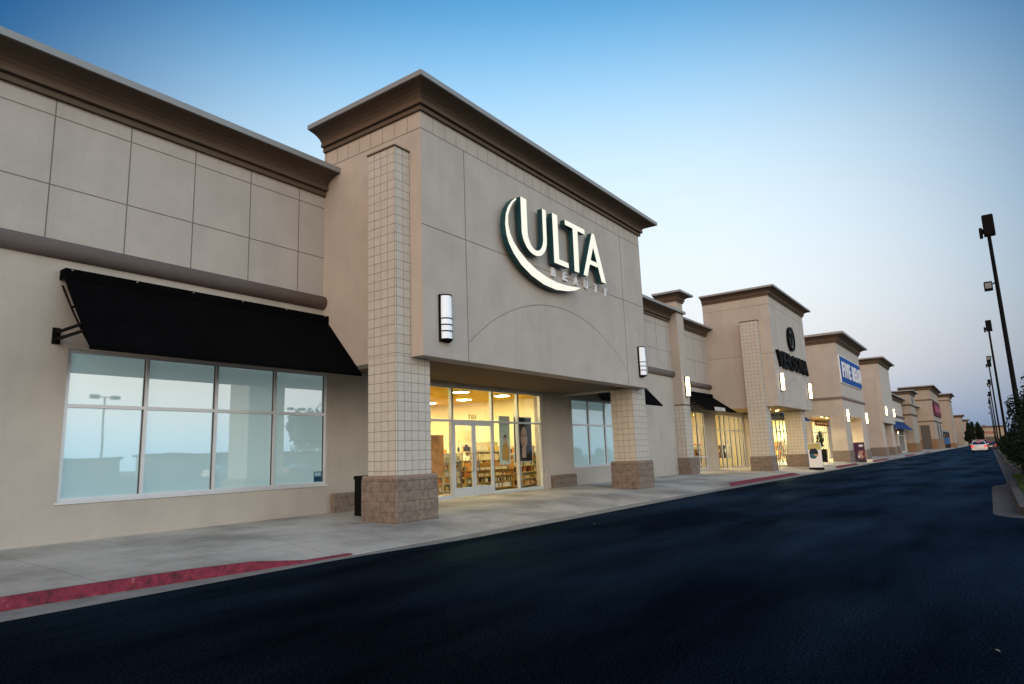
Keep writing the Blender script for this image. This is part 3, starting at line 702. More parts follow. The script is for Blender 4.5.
for i, ch in enumerate('BEAUTY'):
    x = 15.07 + i * .615
    text_mesh(ch, x, x + .2, 6.31, 6.56, TY - .07, TY - .01, .012).build('small_letter', [THIN, THIN], sg)
wall_lamp(10.57, TY, 4.42, False, 'unlit white wall lamp on the nearest entrance block, left of its sign', 'wall lamps on the beauty shop')
wall_lamp(20.62, TY, 4.42, False, 'unlit white wall lamp on the nearest entrance block, at its right end', 'wall lamps on the beauty shop')

# ================================================================== BUILDING 2
W = 12.83
B2 = thing('shop_building', (38, W, .2), 'taupe clothing shop with round emblem sign, second entrance block along the row', 'building')
VX0, VX1, VY, VZ = 37.75, 46.3, 9.1, 9.85
# free pilaster at the joint between shops
pl = MB(); pl.bbox(31.6, 32.5, 12.12, 13.2, 3.66, 8.95, .01); pl.build('pilaster', STUCCO_W, B2)
pc = MB().bbox(31.6, 32.5, 12.12, 12.8, 1.0, 3.62, .01).build('column', TILE, B2)
MB().box(31.57, 32.53, 12.09, 12.8, 3.621, 3.659).build('collar', CORN, pc)
MB().bbox(31.45, 32.65, 11.95, 12.8, -.1, 1.03, .03).build('column_base', SPLIT, pc)
cornice(31.6, 32.5, 12.12, 13.2, 8.93, B2, .95)
wl = MB(); ops = [(33.2, 36.4, .35, 3.45), (38.3, 43.6, -.3, 3.42)]
wall_open(wl, 32.5, 47.5, -.5, 4.95, W, .35, ops); wl.build('lower_wall', STUCCO_L, B2)
up = MB(); up.box(32.5, VX0 + .3, W, W + .35, 4.95, 8.3); 
for z in (6.33, 7.6): hjoint(up, 32.5, VX0, W, z)
for x in (34.1, 35.6, 37.1): vjoint(up, x, W, 5.1, 8.0)
up.build('upper_wall', [STUCCO, JOINT], B2)
bullnose(32.5, VX0, W, 4.95, .15, B2); cornice(32.4, VX0 + .3, W, W + 2.5, 7.92, B2, .98)
bd = MB(); bd.box(32, 58, 30.6, 30.9, -1, 7.5); bd.box(32, 58, W + .35, 30.6, 7.0, 7.3); bd.build('roof_and_back_wall', STUCCO, B2)
tw = MB()
tw.box(VX0, VX1, VY, VY + .45, 3.62, VZ + .1); tw.box(VX0, VX0 + .45, VY + .45, 12.86, 3.62, VZ + .1, 2); tw.box(VX1 - .45, VX1, VY + .45, 12.86, 3.62, VZ + .1, 2)
tw.box(VX0 + .45, VX1 - .45, 12.3, 12.8, 5, VZ + .1)
hjoint(tw, VX0, VX1, VY, 9.35); hjoint(tw, VX0, VX1, VY, 6.55); sjoint(tw, VX0, VY, W, 9.35); sjoint(tw, VX0, VY, W, 6.55); vjoint(tw, VX0 + 1.2, VY, 3.62, 9.35); vjoint(tw, VX1 - 1.2, VY, 3.62, 9.35)
prev = None
for i in range(25):
    x = lerp(VX0 + 1.2, VX1 - 1.2, i / 24); z = 4.05 + 1.3 * math.sin(math.pi * i / 24)
    if prev: tw.add([(prev[0], VY - .003, prev[1] - .01), (x, VY - .003, z - .01), (x, VY - .003, z + .01), (prev[0], VY - .003, prev[1] + .01)], [(0, 1, 2, 3)], 1)
    prev = (x, z)
two = tw.build('entrance_block', [STUCCO, JOINT, STUCCO_W], B2)
cornice(VX0, VX1, VY, 12.86, VZ - .02, two, .98)
MB().box(VX0 + .03, VX1 - .03, VY + .04, W - .002, 3.66, 3.75).build('soffit', SOFFITG, B2)
pier(37.35, 38.35, 9.72, 10.68, 3.619, B2, .98); pier(45.0, 46.0, 9.55, 10.6, 3.619, B2, .98)
pu = MB().bbox(37.35, VX0 - .004, 9.72, 10.68, 3.621, 8.42, .004).build('column_shaft', TILE, B2)
MB().bbox(37.32, VX0 - .004, 9.69, 10.71, 8.42, 8.46, .01).build('column_cap', CORN, pu)
awning(32.55, 37.5, W - .003, 4.5, 11.35, 3.42, B2)
text_mesh('VERSONA', 33.8, 35.5, 3.36, 3.56, 11.31, 11.335, .01).build('awning_lettering', [WHITE, WHITE], B2)
window_grid(33.2, 36.4, .35, 3.45, (34.2, 35.3), (1.0,), W + .03, B2, pane=GLASS)
window_grid(38.3, 43.6, .18, 3.42, (39.2, 40.0, 41.0, 42.0, 42.8), (2.5,), W + .03, B2, pane=GLASS)
MB().bbox(43.7, 44.6, W - .3, W - .002, -.1, 3.6, .01).build('wall_pier', STUCCO_L, B2)
it = MB(); it.box(32.4, 46.0, W + .4, 22, .08, .12, 1); it.box(32.4, 46, 22, 22.2, .1, 4.2); it.box(32.4, 32.5, W + .4, 22, .1, 4.2); it.box(45.9, 46, W + .4, 22, .1, 4.2); it.box(32.4, 46, W + .36, 22, 4.0, 4.15)
it.build('shop_interior', [CREAM, FLOORM], B2)
for k, (x, lab) in enumerate(((34.4, 'warm ceiling light behind the awning window of the clothing shop'), (39.0, 'warm ceiling light left inside the clothing shop entrance'), (41.5, 'warm ceiling light right inside the clothing shop entrance'))):
    t = thing('ceiling_light', (x, 15.4, 3.99), lab, 'ceiling light', 'ceiling lights in the clothing shop')
    MB().box(x - .9, x + .9, 14.2, 16.6, 3.95, 3.998).build('diffuser', emit_mat('shop_light_%d' % k, (1, .80, .42), 20), t)
    MB().box(x - .95, x + .95, 14.15, 16.65, 3.985, 3.9985).build('frame', WHITE, t)
for k, (x, y_) in enumerate(((39.5, 10.6), (41.5, 10.6), (43.5, 10.6))):
    t = thing('soffit_light', (x, y_, 3.66), '%s small round soffit light under the second entrance block' % ['first', 'second', 'third'][k], 'soffit light', 'soffit lights of the clothing shop')
    MB().lathe(x, y_, [(.12, 3.655), (.15, 3.655), (.15, 3.645), (.12, 3.645)], 16).build('ring', WHITE, t)
    MB().lathe(x, y_, [(0, 3.65), (.12, 3.65)], 16).build('lens', emit_mat('soffit_lamp_%d' % k, (1, .72, .30), 170), t)
def mannequin(x, y, z, label, mat):
    t = thing('mannequin', (x, y, z), label, 'mannequin', 'clothes displays in the clothing shop')
    MB().lathe(x, y, [(0, z), (.2, z), (.2, z + .03), (.02, z + .04), (.02, z + .75)], 14).build('stand', STEEL, t)
    MB().lathe(x, y, [(.02, z + .7), (.24, z + .72), (.19, z + 1.05), (.14, z + 1.15), (.2, z + 1.35), (.21, z + 1.47), (.07, z + 1.53), (.055, z + 1.6), (.0, z + 1.62)], 14).build('dressed_torso', mat, t)
    MB().lathe(x, y, [(0, z + 1.6), (.06, z + 1.62), (.095, z + 1.72), (.085, z + 1.82), (0, z + 1.88)], 12).build('head', WHITE, t)
for k, (x, lab) in enumerate(((33.7, 'mannequin in dark clothes, left in the awning window'), (34.8, 'mannequin in teal clothes, middle of the awning window'), (38.8, 'mannequin in gold clothes left inside the shop entrance'), (40.4, 'mannequin in red clothes middle of the shop entrance'), (41.6, 'mannequin in black clothes right of the shop entrance'), (42.6, 'mannequin in white clothes at the right end of the shop entrance'))):
    mannequin(x, 13.7, .12, lab, [PRODC[2], PRODC[7], PRODC[5], PRODC[4], PRODC[6], PRODC[3]][k])
shelf(33.0, 37.0, 14.3, 14.8, 1.5, 'clothes rack shelf deep behind the awning window', 4, 21); shelf(38.4, 43.4, 14.5, 15.1, 1.5, 'long goods shelf deep inside the clothing shop entrance', 4, 22)
sg = thing('shop_sign', (42, VY, 5.8), 'black letters reading VERSONA under a round black emblem, on the second entrance block', 'sign')
xa = 38.25
for ch, wd in zip('VERSONA', (1.15, 1.0, 1.05, .9, 1.15, 1.1, 1.15)):
    tm = text_mesh(ch, xa + .04, xa + wd - .08, 5.85, 6.78, VY - .16, VY - .01, .015)
    if ch in 'VERNA':    # small serifs
        for (sx, sz) in ([(xa + .12, 6.75), (xa + wd - .16, 6.75)] if ch in 'VN' else [(xa + .12, 5.87), (xa + wd - .16, 5.87)]):
            tm.box(sx - .14, sx + .14, VY - .155, VY - .02, sz - .03, sz + .03, 0)
    tm.build('letter', [SIGNBLACK, SIGNBLACK], sg); xa += wd
em = MB(); cx_, cz_ = 42.0, 7.82
A = arc(cx_, cz_, .78, .74, 0, 360, 40); Bq = arc(cx_, cz_, .60, .57, 0, 360, 40); em.strip_y(Bq, A, VY - .16, VY - .02, 0, 0); em.build('emblem_ring', SIGNBLACK, sg)
em = MB(); em.prism_y(arc(cx_, cz_, .61, .58, 0, 359, 40)[::1], VY - .09, VY - .03, 0, 0); em.build('emblem_disc', SIGNGREY, sg)
text_mesh('V', cx_ - .38, cx_ + .38, cz_ - .4, cz_ + .42, VY - .15, VY - .09, .03).build('emblem_letter', [SIGNBLACK, SIGNBLACK], sg)
GL = 'lit wall lamps along the shop fronts'
wall_lamp(32.12, 12.12, 4.55, True, 'lit wall lamp on the narrow capped pilaster between the first two shops', GL)
wall_lamp(38.7, VY, 4.97, True, 'lit wall lamp under the left of the black letter sign', GL)
wall_lamp(45.75, VY, 4.85, True, 'lit wall lamp under the right end of the black letter sign', GL)

W = 12.6
# ================================================================== BUILDING 3 (blue sign)
def storefront_dark(x0, x1, z0, z1, y, parent, step=1.2, pane=DARKGLASS):
    xm = []; x = x0 + step
    while x < x1 - .4: xm.append(x); x += step
    return window_grid(x0, x1, z0, z1, xm, (z0 + (z1 - z0) * .72,), y, parent, pane=pane)
FX0, FX1, FY, FZ = 58.6, 70.2, 9.2, 9.55
g = zx(60)
B3 = thing('shop_building', (64, W, g + .27), 'shop building with a blue banner sign and square piers, third entrance block along the row', 'building')
wl = MB(); wall_open(wl, 47.5, 79.0, -.8, 8.0, W, .35, [(49.0, 57.5, g + .3, 3.4), (59.2, 70.0, g + .2, 3.5), (72, 78, g + .6, 3.4)]); wl.build('lower_wall', STUCCO_L, B3)
cornice(VX1, FX0 + .2, W, W + 2.5, 7.9, B3, 1.0); cornice(FX1 - .2, 79, W, W + 2.5, 7.9, B3, 1.0); bullnose(47.5, FX0, W, 4.9, .15, B3); bullnose(FX1, 79, W, 4.9, .15, B3)
bd = MB(); bd.box(58.1, 79, 30.2, 30.5, -1, 7.5); bd.box(58.1, 79, W + .35, 30.2, 7.0, 7.3); bd.build('roof_and_back_wall', STUCCO, B3)
tw = MB()
tw.box(FX0, FX1, FY, FY + 1.1, 3.68, FZ + .1); tw.box(FX0, FX0 + 1.1, FY + 1.1, 12.62, 3.68, FZ + .1, 2); tw.box(FX1 - 1.1, FX1, FY + 1.1, 12.62, 3.68, FZ + .1, 2)
two = tw.build('entrance_block', [STUCCO, JOINT, STUCCO_W], B3)
cornice(FX0, FX1, FY, 12.62, FZ + .1, two, 1.55)
bn = MB(); o_ = .10
bn.box(FX0 - o_, FX1 + o_, FY - o_, FY - .001, 5.03, 5.22); bn.box(FX0 - o_, FX0 - .001, FY - .001, 12.6, 5.03, 5.22); bn.box(FX1 + .001, FX1 + o_, FY - .001, 12.6, 5.03, 5.22)
bn.build('band', BAND, two)
for (a, b, c, d) in ((FX0 + .002, 61.3, FY + .002, FY + 1.1), (67.4, FX1 - .002, FY + .002, FY + 1.1), (FX0 + .002, FX0 + 1.1, 11.9, 12.598)):
    pier(a, b, c, d, 3.679, B3, 1.05, STUCCO_W, .09)
MB().box(FX0 + 1.1, FX1 - 1.1, FY + 1.1, W - .002, 3.72, 3.82).build('soffit', SOFFITG, B3)
storefront_dark(49.0, 57.5, g + .3, 3.4, W + .03, B3, 1.05, GLASS); storefront_dark(59.2, 70.0, g + .25, 3.5, W + .03, B3, .9, GLASS); storefront_dark(72, 78, g + .6, 3.4, W + .03, B3, 1.2)
awning(49.0, 56.5, W - .003, 4.4, 11.3, 3.35, B3, AWNBLUE); awning(72, 78, W - .003, 4.4, 11.3, 3.35, B3, AWNBLUE)
for k, x in enumerate((60.5, 62.5, 64.5, 66.5, 68.0)):
    t = thing('soffit_light', (x, 11.2, 3.72), '%s soffit light under the third entrance block' % ['first', 'second', 'third', 'fourth', 'fifth'][k], 'soffit light', 'soffit lights of the third shop')
    MB().lathe(x, 11.2, [(.12, 3.715), (.15, 3.715), (.15, 3.705), (.12, 3.705)], 12).build('ring', WHITE, t)
    MB().lathe(x, 11.2, [(0, 3.71), (.12, 3.71)], 12).build('lens', emit_mat('soffit_lamp3_%d' % k, (1, .7, .3), 160), t)
it = MB(); it.box(48, 71, W + .4, 20, g + .02, g + .08, 1); it.box(48, 71, 20, 20.2, g, 4.2); it.box(48, 48.1, W + .4, 20, g, 4.2); it.box(70.9, 71, W + .4, 20, g, 4.2); it.box(48, 71, W + .36, 20, 4.0, 4.15)
it.build('shop_interior', [CREAM, FLOORM], B3)
for k, x in enumerate((51, 55, 61, 65, 69)):
    t = thing('ceiling_light', (x, 15.5, 3.99), '%s warm ceiling light inside the shop with the blue sign' % ['first', 'second', 'third', 'fourth', 'fifth'][k], 'ceiling light', 'ceiling lights in the third shop')
    MB().box(x - .8, x + .8, 14.6, 16.4, 3.95, 3.998).build('diffuser', CL, t)
shelf(49.5, 57.0, 14.6, 15.3, 1.6, 'long goods shelf behind the windows with the blue awning', 4, 31); shelf(60.0, 64.5, 14.6, 15.3, 1.6, 'long goods shelf left of the door in the third shop', 4, 32); shelf(65.5, 69.8, 14.6, 15.3, 1.6, 'long goods shelf right of the door in the third shop', 4, 33)
sg = thing('shop_sign', (64, FY, 6.3), 'blue rectangular sign with bold white letters reading FIVE BELOW', 'sign')
MB().box(58.85, 69.35, FY - .10, FY - .001, 6.36, 8.64).build('sign_border', WHITE, sg)
MB().box(58.93, 69.27, FY - .13, FY - .101, 6.43, 8.57).build('sign_panel', rough_mat('sign_blue', (.004, .075, .30), var=.05, bump=0, rough=.7, spec=.1), sg)
for ch, xa_, xb_ in (('F', 59.45, 60.3), ('I', 60.6, 60.85), ('V', 61.1, 62.25), ('E', 62.5, 63.35), ('B', 64.3, 65.15), ('E', 65.4, 66.15), ('L', 66.4, 67.1), ('O', 67.25, 68.05), ('W', 68.15, 69.1)):
    text_mesh(ch, xa_, xb_, 6.85, 8.15, FY - .19, FY - .131, .03).build('letter', [WHITE, WHITE], sg)
sg = thing('hanging_sign', (66, 12.2, 3.1), 'small dark red sign hanging over the door under the third entrance block', 'sign')
MB().bbox(63.0, 69.0, 12.25, 12.32, 3.12, 3.55, .01).build('sign_panel', rough_mat('maroon', (.10, .02, .02), bump=0), sg)
dots = MB()
for k in range(9): dots.box(63.5 + k * .6, 63.8 + k * .6, 12.24, 12.249, 3.27, 3.42)
dots.build('pale_mark', rough_mat('pale_mark', (.5, .42, .35), bump=0), sg)
wall_lamp(59.65, FY, 3.68 + .02, True, 'lit wall lamp on the left pier of the blue sign block', GL); wall_lamp(69.9, FY, 3.72, True, 'lit wall lamp on the right pier of the blue sign block', GL)

# ================================================================== BUILDING 4
FAR1 = rough_mat('stucco_far', (.33, .28, .235), var=.07, scale=.6, bump=.2, rough=.9); FAR2 = rough_mat('stucco_far_side', (.36, .295, .24), var=.07, scale=.6, bump=.2, rough=.9)
def block_building(label, x0, x1, y0, zt, zb, cs=1.2, bands=(), piers=None, base=None, xw=None, gz=None, sidecol=False, mats=(STUCCO, STUCCO_W), yb=12.62, solid=False, bandmat=BAND, wallz=8.0, **kw):
    gz = zx(x0) if gz is None else gz
    xw = xw or (x0 - 4, x1 + 4)
    B = thing('shop_building', ((x0 + x1) / 2, 12.6, gz), label, 'building')
    ops = kw.get('ops', [])
    wl = MB(); wall_open(wl, xw[0], xw[1], gz - .8, wallz, W, .35, ops); wl.build('lower_wall', STUCCO_L, B)
    for o in ops: storefront_dark(*o, W + .03, B, 1.5)
    if xw[0] < x0: cornice(xw[0], x0 + .2, W, W + 2.5, wallz - .15, B, cs); bullnose(xw[0], x0, W, 4.9, .16, B)
    if xw[1] > x1: cornice(x1 - .2, xw[1], W, W + 2.5, wallz - .15, B, cs); bullnose(x1, xw[1], W, 4.9, .16, B)
    tw = MB(); th = .5
    bz = gz - .8 if solid else zb
    tw.box(x0, x1, y0, y0 + th, bz, zt + .1); tw.box(x0, x0 + th, y0 + th, yb, bz, zt + .1, 1); tw.box(x1 - th, x1, y0 + th, yb, bz, zt + .1, 1); tw.box(x0 + th, x1 - th, yb - .3, yb, bz, zt + .1)
    t = tw.build('entrance_block', [mats[0], mats[1]], B)
    cornice(x0, x1, y0, yb, zt, t, cs)
    bn = MB()
    for z in bands:
        bn.box(x0 - .14, x1 + .14, y0 - .14, y0 - .001, z - .12, z + .12); bn.box(x0 - .14, x0 - .001, y0 - .001, yb, z - .12, z + .12); bn.box(x1 + .001, x1 + .14, y0 - .001, yb, z - .12, z + .12)
    if bands: bn.build('band', bandmat, t)
    if base:
        b = MB(); b.box(x0 - .1, x1 + .1, y0 - .1, yb, gz - .6, gz + base); b.build('block_base', FARBRICK, B)
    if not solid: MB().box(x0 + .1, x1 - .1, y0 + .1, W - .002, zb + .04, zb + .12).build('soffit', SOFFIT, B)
    bd = MB(); bd.box(xw[0], xw[1], 30, 30.3, -2, 7.4); bd.box(xw[0], xw[1], W + .35, 30, 7.0, 7.3); bd.build('roof_and_back_wall', STUCCO, B)
    return B
B4 = block_building('plain entrance block with a shallow side pilaster, fourth along the row', 84.7, 94.4, 9.2, 10.35, 3.62, 1.4, xw=(79.0, 96), ops=[(86, 93, zx(86) + .2, 3.4)])
for (a, b) in ((83.9, 86.2), (92.6, 94.9)): pier(a, b, 9.5, 11.2, 3.619, B4, 1.15, STUCCO_W, .12)
MB().bbox(83.9, 84.69, 9.7, 11.2, 3.621, 8.7, .004).build('column_shaft', STUCCO_W, B4)
wall_lamp(85.8, 9.2, 4.95, True, 'lit wall lamp at the left of the fourth entrance block', GL, s=1); wall_lamp(93.4, 9.2, 4.95, True, 'lit wall lamp at the right of the fourth entrance block', GL)
# ---- low linking shop with blue awnings
B5 = thing('shop_building', (106, 10.5, zx(106)), 'low shop front with two dark blue awnings beyond the fourth entrance block', 'building')
W5 = 10.5
wl = MB(); wall_open(wl, 96, 119.6, -1.2, 7.5, W5, .35, [(98, 104, 0, 3.3), (108, 117, 0, 3.3)]); wl.build('front_wall', STUCCO_L, B5)
storefront_dark(98, 104, 0, 3.3, W5 + .03, B5, 1.5); storefront_dark(108, 117, 0, 3.3, W5 + .03, B5, 1.5)
cornice(96, 119.6, W5, W5 + 3, 7.35, B5, 1.3); bullnose(96, 119.6, W5, 5.1, .2, B5)
pier(105.2, 106.8, W5 - .3, W5 - .01, 3.2, B5, 1.2, STUCCO_L, .15)
awning(96.4, 107.0, W5 - .01, 4.35, 9.25, 3.2, B5, AWNBLUE, frame=False); awning(108.0, 118.8, W5 - .01, 4.35, 9.25, 3.2, B5, AWNBLUE, frame=False)
wall_lamp(106, W5 - .31, 2.7, True, 'small lit wall lamp below the blue awnings', GL).scale = (.45, .45, .3)
# ---- narrow banded block
B6 = block_building('narrow two banded block with brick base, beyond the blue awnings', 119.7, 128.5, 9.3, 8.75, 3.6, 1.3, bands=(7.1, 5.6), base=1.6, xw=(119.6, 165), solid=True, mats=(FAR1, FAR2), bandmat=CORN, yb=11.9, wallz=7.9, ops=[(133, 160, -.2, 3.4)])
m_ = MB(); m_.prism_y([(123.2, 7.5), (124.8, 7.5), (124.8, 8.2), (124.4, 8.5), (123.6, 8.5), (123.2, 8.2)], 9.24, 9.298); m_.build('vent_panel', BRONZE, B6)
# ---- large banded anchor block with arcade
B7 = block_building('large tall anchor store block with two bands, brick base and a red sign', 172, 199, 9.3, 12.6, 5, 2.0, bands=(10.45, 5.75), base=2.4, xw=(165, 215), solid=True, mats=(FAR1, FAR2), bandmat=CORN, yb=15.4, wallz=8.2)
o_ = MB()
for k, ya in enumerate((10.3, 12.6)):
    pts = [(ya, -.6), (ya + 1.7, -.6), (ya + 1.7, 4.9), (ya, 4.9)]
    o_.prism_x(pts, 171.83, 171.898)
for xa_ in (180, 190):
    o_.prism_y([(xa_, 1.8), (xa_ + 4, 1.8), (xa_ + 4, 4.2)] + arc(xa_ + 2, 4.2, 2, 1.3, 0, 180, 12)[1:] , 9.22, 9.298)
o_.build('arch_opening', BRONZE, B7)
sg = thing('shop_sign', (186, 9.2, 7), 'dark red sign on the large banded store block', 'sign')
MB().bbox(174, 197, 9.0, 9.29, 7.0, 10.0, .02).build('sign_panel', rough_mat('sign_maroon', (.10, .008, .025), bump=0), sg)
PK = rough_mat('sign_pink', (.30, .08, .13), bump=0)
for k, x in enumerate((175.5, 179.2, 182.9, 186.6, 190.3)): MB().bbox(x, x + 2.3, 8.9, 8.99, 7.8 + .1 * (k % 2), 9.3, .02).build('sign_mark', PK, sg)
# ---- further blocks
B8 = block_building('tall block with a bracketed sign edge behind the large anchor store', 236, 252, 8.3, 14.2, 5, 2.2, bands=(13.3,), xw=(215, 330), solid=True, mats=(FAR1, FAR2), bandmat=CORN, base=1.5, yb=15, wallz=9.8)
B9 = block_building('distant low block with a brown cornice, second from the street end', 345, 362, 8.8, 11.0, 4, 2.4, xw=(330, 420), solid=True, mats=(FAR1, FAR2), bandmat=CORN, yb=15, wallz=8.8)
B10 = block_building('farthest small block of the shop row before the trees', 430, 446, 8.6, 11.0, 4, 2.6, xw=(420, 470), solid=True, mats=(FAR1, FAR2), bandmat=CORN, yb=14, wallz=8.8)
# blue canopy structure in front
CS = thing('garden_canopy', (215, 10, zx(215)), 'blue post and rail canopy standing before the far blocks', 'canopy')
for x in (200, 209, 218, 227):
    for y_ in (9.3, 12.0): MB().box(x - .15, x + .15, y_ - .15, y_ + .15, -1, 3.6).build('post', BLACK, CS)
MB().box(199, 228, 9.1, 12.3, 3.55, 3.8).build('canopy_roof', rough_mat('canopy_blue', (.05, .16, .28), bump=0), CS)
MB().box(199.3, 227.7, 9.2, 9.28, .4, 2.2).build('screen', rough_mat('screen_blue', (.02, .10, .25), bump=0), CS)
# ---- building closing the view
EB = thing('shop_building', (430, 0, -1.3), 'tan store closing the far end of the road, with dull red letters', 'building')
e = MB(); e.box(430, 450, -8, 7.5, -1.4, 7.6); e.box(429.8, 430, -3, 7.5, 2.4, 2.7, 1); e.build('wall', [rough_mat('tan_wall', (.40, .33, .25), bump=0), BAND], EB)
e = MB(); e.box(429, 451, -8.5, 8, 7.6, 8.2); e.build('cornice', CORN, EB)
e = MB(); e.box(428.8, 429.99, -3.5, 3.2, -1.2, 2.3); e.build('entrance_opening', BRONZE, EB)
e = MB(); e.box(431, 434, .5, 2.5, 8.2, 9.0); e.build('roof_unit', STEEL, EB)
for k in range(5): MB().box(429.8, 429.98, -2.2 + k * 1.25, -1.4 + k * 1.25, 4.2, 5.4).build('letter', rough_mat('dull_red', (.35, .10, .07), bump=0), EB)

# ------------------------------------------------------------------ boards and planter on the pavement
t = thing('sandwich_board', (49.5, 8.95, 0), 'white and yellow advertising board on a dark foot, standing on the pavement edge', 'advertising board', 'advertising boards on the pavement')
bx, by, bz = 42.3, 8.45, zwalk(42.3, 8.45)
t.location = (bx, by, bz)
def fboard(t, bx, by, bz, w_, h_, mats, kind):
    # board facing back along the street (towards -X), slightly turned
    a = MB(); a.bbox(bx - .12, bx + .12, by - w_ / 2 - .05, by + w_ / 2 + .05, bz, bz + .14, .04).build('foot', BLACK, t)
    MB().box(bx - .025, bx + .025, by - w_ / 2, by + w_ / 2, bz + .16, bz + .16 + h_).build('board', mats[0], t)
    p = MB(); X = bx - .03
    def P(pts, mi, d=0): p.add([(X - d, by + w_ / 2 - a_ * w_, bz + .18 + b_ * (h_ - .04)) for a_, b_ in pts], [tuple(range(len(pts)))], mi)
    for (pts, mi, d) in kind: P(pts, mi, d)
    p.build('print', mats[1:], t)
YEL = rough_mat('print_yellow', (.42, .38, .14), bump=0); NAVY = rough_mat('print_navy', (.012, .02, .035), bump=0); PURP = rough_mat('print_purple', (.08, .03, .065), bump=0); PINK = rough_mat('print_pink', (.40, .22, .18), bump=0); TEAL = rough_mat('print_teal', (.02, .10, .13), bump=0)
def ov(cx, cy, rx, ry, n=14): return [(cx + rx * math.cos(2 * math.pi * i / n), cy + ry * math.sin(2 * math.pi * i / n)) for i in range(n)]
fboard(t, bx, by, bz, .72, 1.42, [WHITE, YEL, NAVY, TEAL, SKIN], [([(.02, .72), (.95, .72), (.95, .99), (.02, .99)], 0, 0), (ov(.42, .6, .34, .2), 1, .002), (ov(.36, .46, .27, .12), 2, .004), (ov(.40, .82, .08, .07), 3, .006), (ov(.6, .5, .2, .035), 3, .006)])
bx, by = 60.9, 8.75; bz = zwalk(bx, by)
t = thing('sandwich_board', (bx, by, bz), 'purple and pink advertising board in front of the third entrance block', 'advertising board', 'advertising boards on the pavement')
fboard(t, bx, by, bz, .80, 1.42, [PURP, PURP, PINK, SKIN, WHITE, RED], [([(.35, .55), (.98, .55), (.98, .95), (.35, .95)], 0, 0), (ov(.68, .82, .22, .07), 3, .002), (ov(.64, .3, .32, .24), 1, .002), (ov(.6, .25, .2, .12), 2, .004), (ov(.82, .32, .1, .13), 4, .006), (ov(.4, .18, .1, .08), 3, .006)])
def foliage(mb, cx, cy, cz, rx, ry, rz, n, size, rnd, clumps=14):
    C_ = []
    for k in range(clumps):
        th = rnd.uniform(0, 2 * math.pi); ph = math.acos(rnd.uniform(-.85, 1)); r = rnd.uniform(.35, .8)
        C_.append((cx + rx * r * math.sin(ph) * math.cos(th), cy + ry * r * math.sin(ph) * math.sin(th), cz + rz * r * math.cos(ph), rnd.uniform(.28, .48)))
    vs = []; fs = []
    for i in range(n):
        c = rnd.choice(C_); d = Vector((rnd.gauss(0, 1), rnd.gauss(0, 1), rnd.gauss(0, 1))).normalized() * (rnd.random() ** .4) * c[3]
        p = Vector((c[0] + d.x * rx, c[1] + d.y * ry, c[2] + d.z * rz))
        u = Vector((rnd.gauss(0, 1), rnd.gauss(0, 1), rnd.gauss(0, 1))).normalized(); w = u.orthogonal().normalized()
        s_ = size * rnd.uniform(.6, 1.3); o = len(vs)
        vs += [p - u * s_, p + w * s_ * .45, p + u * s_, p - w * s_ * .45]; fs.append((o, o + 1, o + 2, o + 3))
    mb.add(vs, fs)
t = thing('planter', (57.2, 11.0, 0), 'dark square planter with an upright shrub before the third entrance block', 'planter')
px_, py_ = 57.0, 10.9; pz = zwalk(px_, py_); t.location = (px_, py_, pz)
MB().bbox(px_ - .35, px_ + .35, py_ - .35, py_ + .35, pz, pz + 1.0, .03).build('pot', BLACK, t)
f_ = MB(); foliage(f_, px_, py_, pz + 1.7, .35, .35, .8, 700, .07, random.Random(3)); f_.build('foliage', LEAF, t)
MB().tube((px_, py_, pz + .9), (px_, py_, pz + 1.7), .03).build('stem', BARK, t)

for (x, y, lab) in ((11.9, 6.6, 'small pale paper scrap on the asphalt near the entrance block'), (4.0, 1.45, 'tiny pale scrap on the black road at the bottom of the picture'), (5.6, .12, 'tiny pale scrap on the road at the bottom right')):
    lit_ = MB(); lit_.add([(x, y, .012), (x + .03, y + .01, .02), (x + .045, y + .035, .012), (x + .01, y + .03, .03)], [(0, 1, 2, 3)]); lit_.add([(x, y, .010), (x + .03, y + .01, .018), (x + .045, y + .035, .010), (x + .01, y + .03, .028)], [(3, 2, 1, 0)])
    tag(lit_.build('paper_scrap', rough_mat('scrap_paper', (.30, .30, .28), bump=0)), lab, 'litter')
# ------------------------------------------------------------------ planted island on the right
isl = MB(); 
# kerb outline: nose at X~14.6, running to X=330 along Y~0.05
def island(off):
    P = []
    r = 1.15 - off
    for i in range(15):
        a = R(90 + 90 * i / 14); P.append((15.75 + r * math.cos(a), -1.05 + r * math.sin(a)))
    return P
def edge_pts(off):
    P = [(x, -.30 - off) for x in (330, 240, 160, 110, 80, 60, 45, 34, 29, 27)] + [(25.8, -.22 - off), (25.2, .0 - off), (24.4, .10 - off), (20, .10 - off), (17, .10 - off)]
    P += island(off)
    P += [(14.6 + off, -3), (14.6 + off, -6)]
    return P
def ribbon(o0, z0, o1, z1):
    A, Bp = edge_pts(o0), edge_pts(o1); n = len(A)
    v = [(x, y, zx(x) + z0) for x, y in A] + [(x, y, zx(x) + z1) for x, y in Bp]
    return v, [(i, n + i, n + i + 1, i + 1) for i in range(n - 1)]
for q in ((-.02, .005, .38, .008), (.38, .008, .40, .14), (.40, .14, .55, .145), (.55, .145, .56, .10)): isl.add(*ribbon(*q))
struct(isl, 'kerb', rough_mat('island_kerb', (.085, .066, .06), var=.3, scale=3, bump=.3, bscale=40, rough=.9))
P = edge_pts(.56); gr = MB(); n = len(P)
v = [(x, y, zx(x) + .11) for x, y in P] + [(x, -6, zx(x) + .11) for x, y in P]
gr.add(v, [(i, n + i, n + i + 1, i + 1) for i in range(n - 1)])
struct(gr, 'planting_bed', GRASSM)
gb = MB(); rnd = random.Random(5)
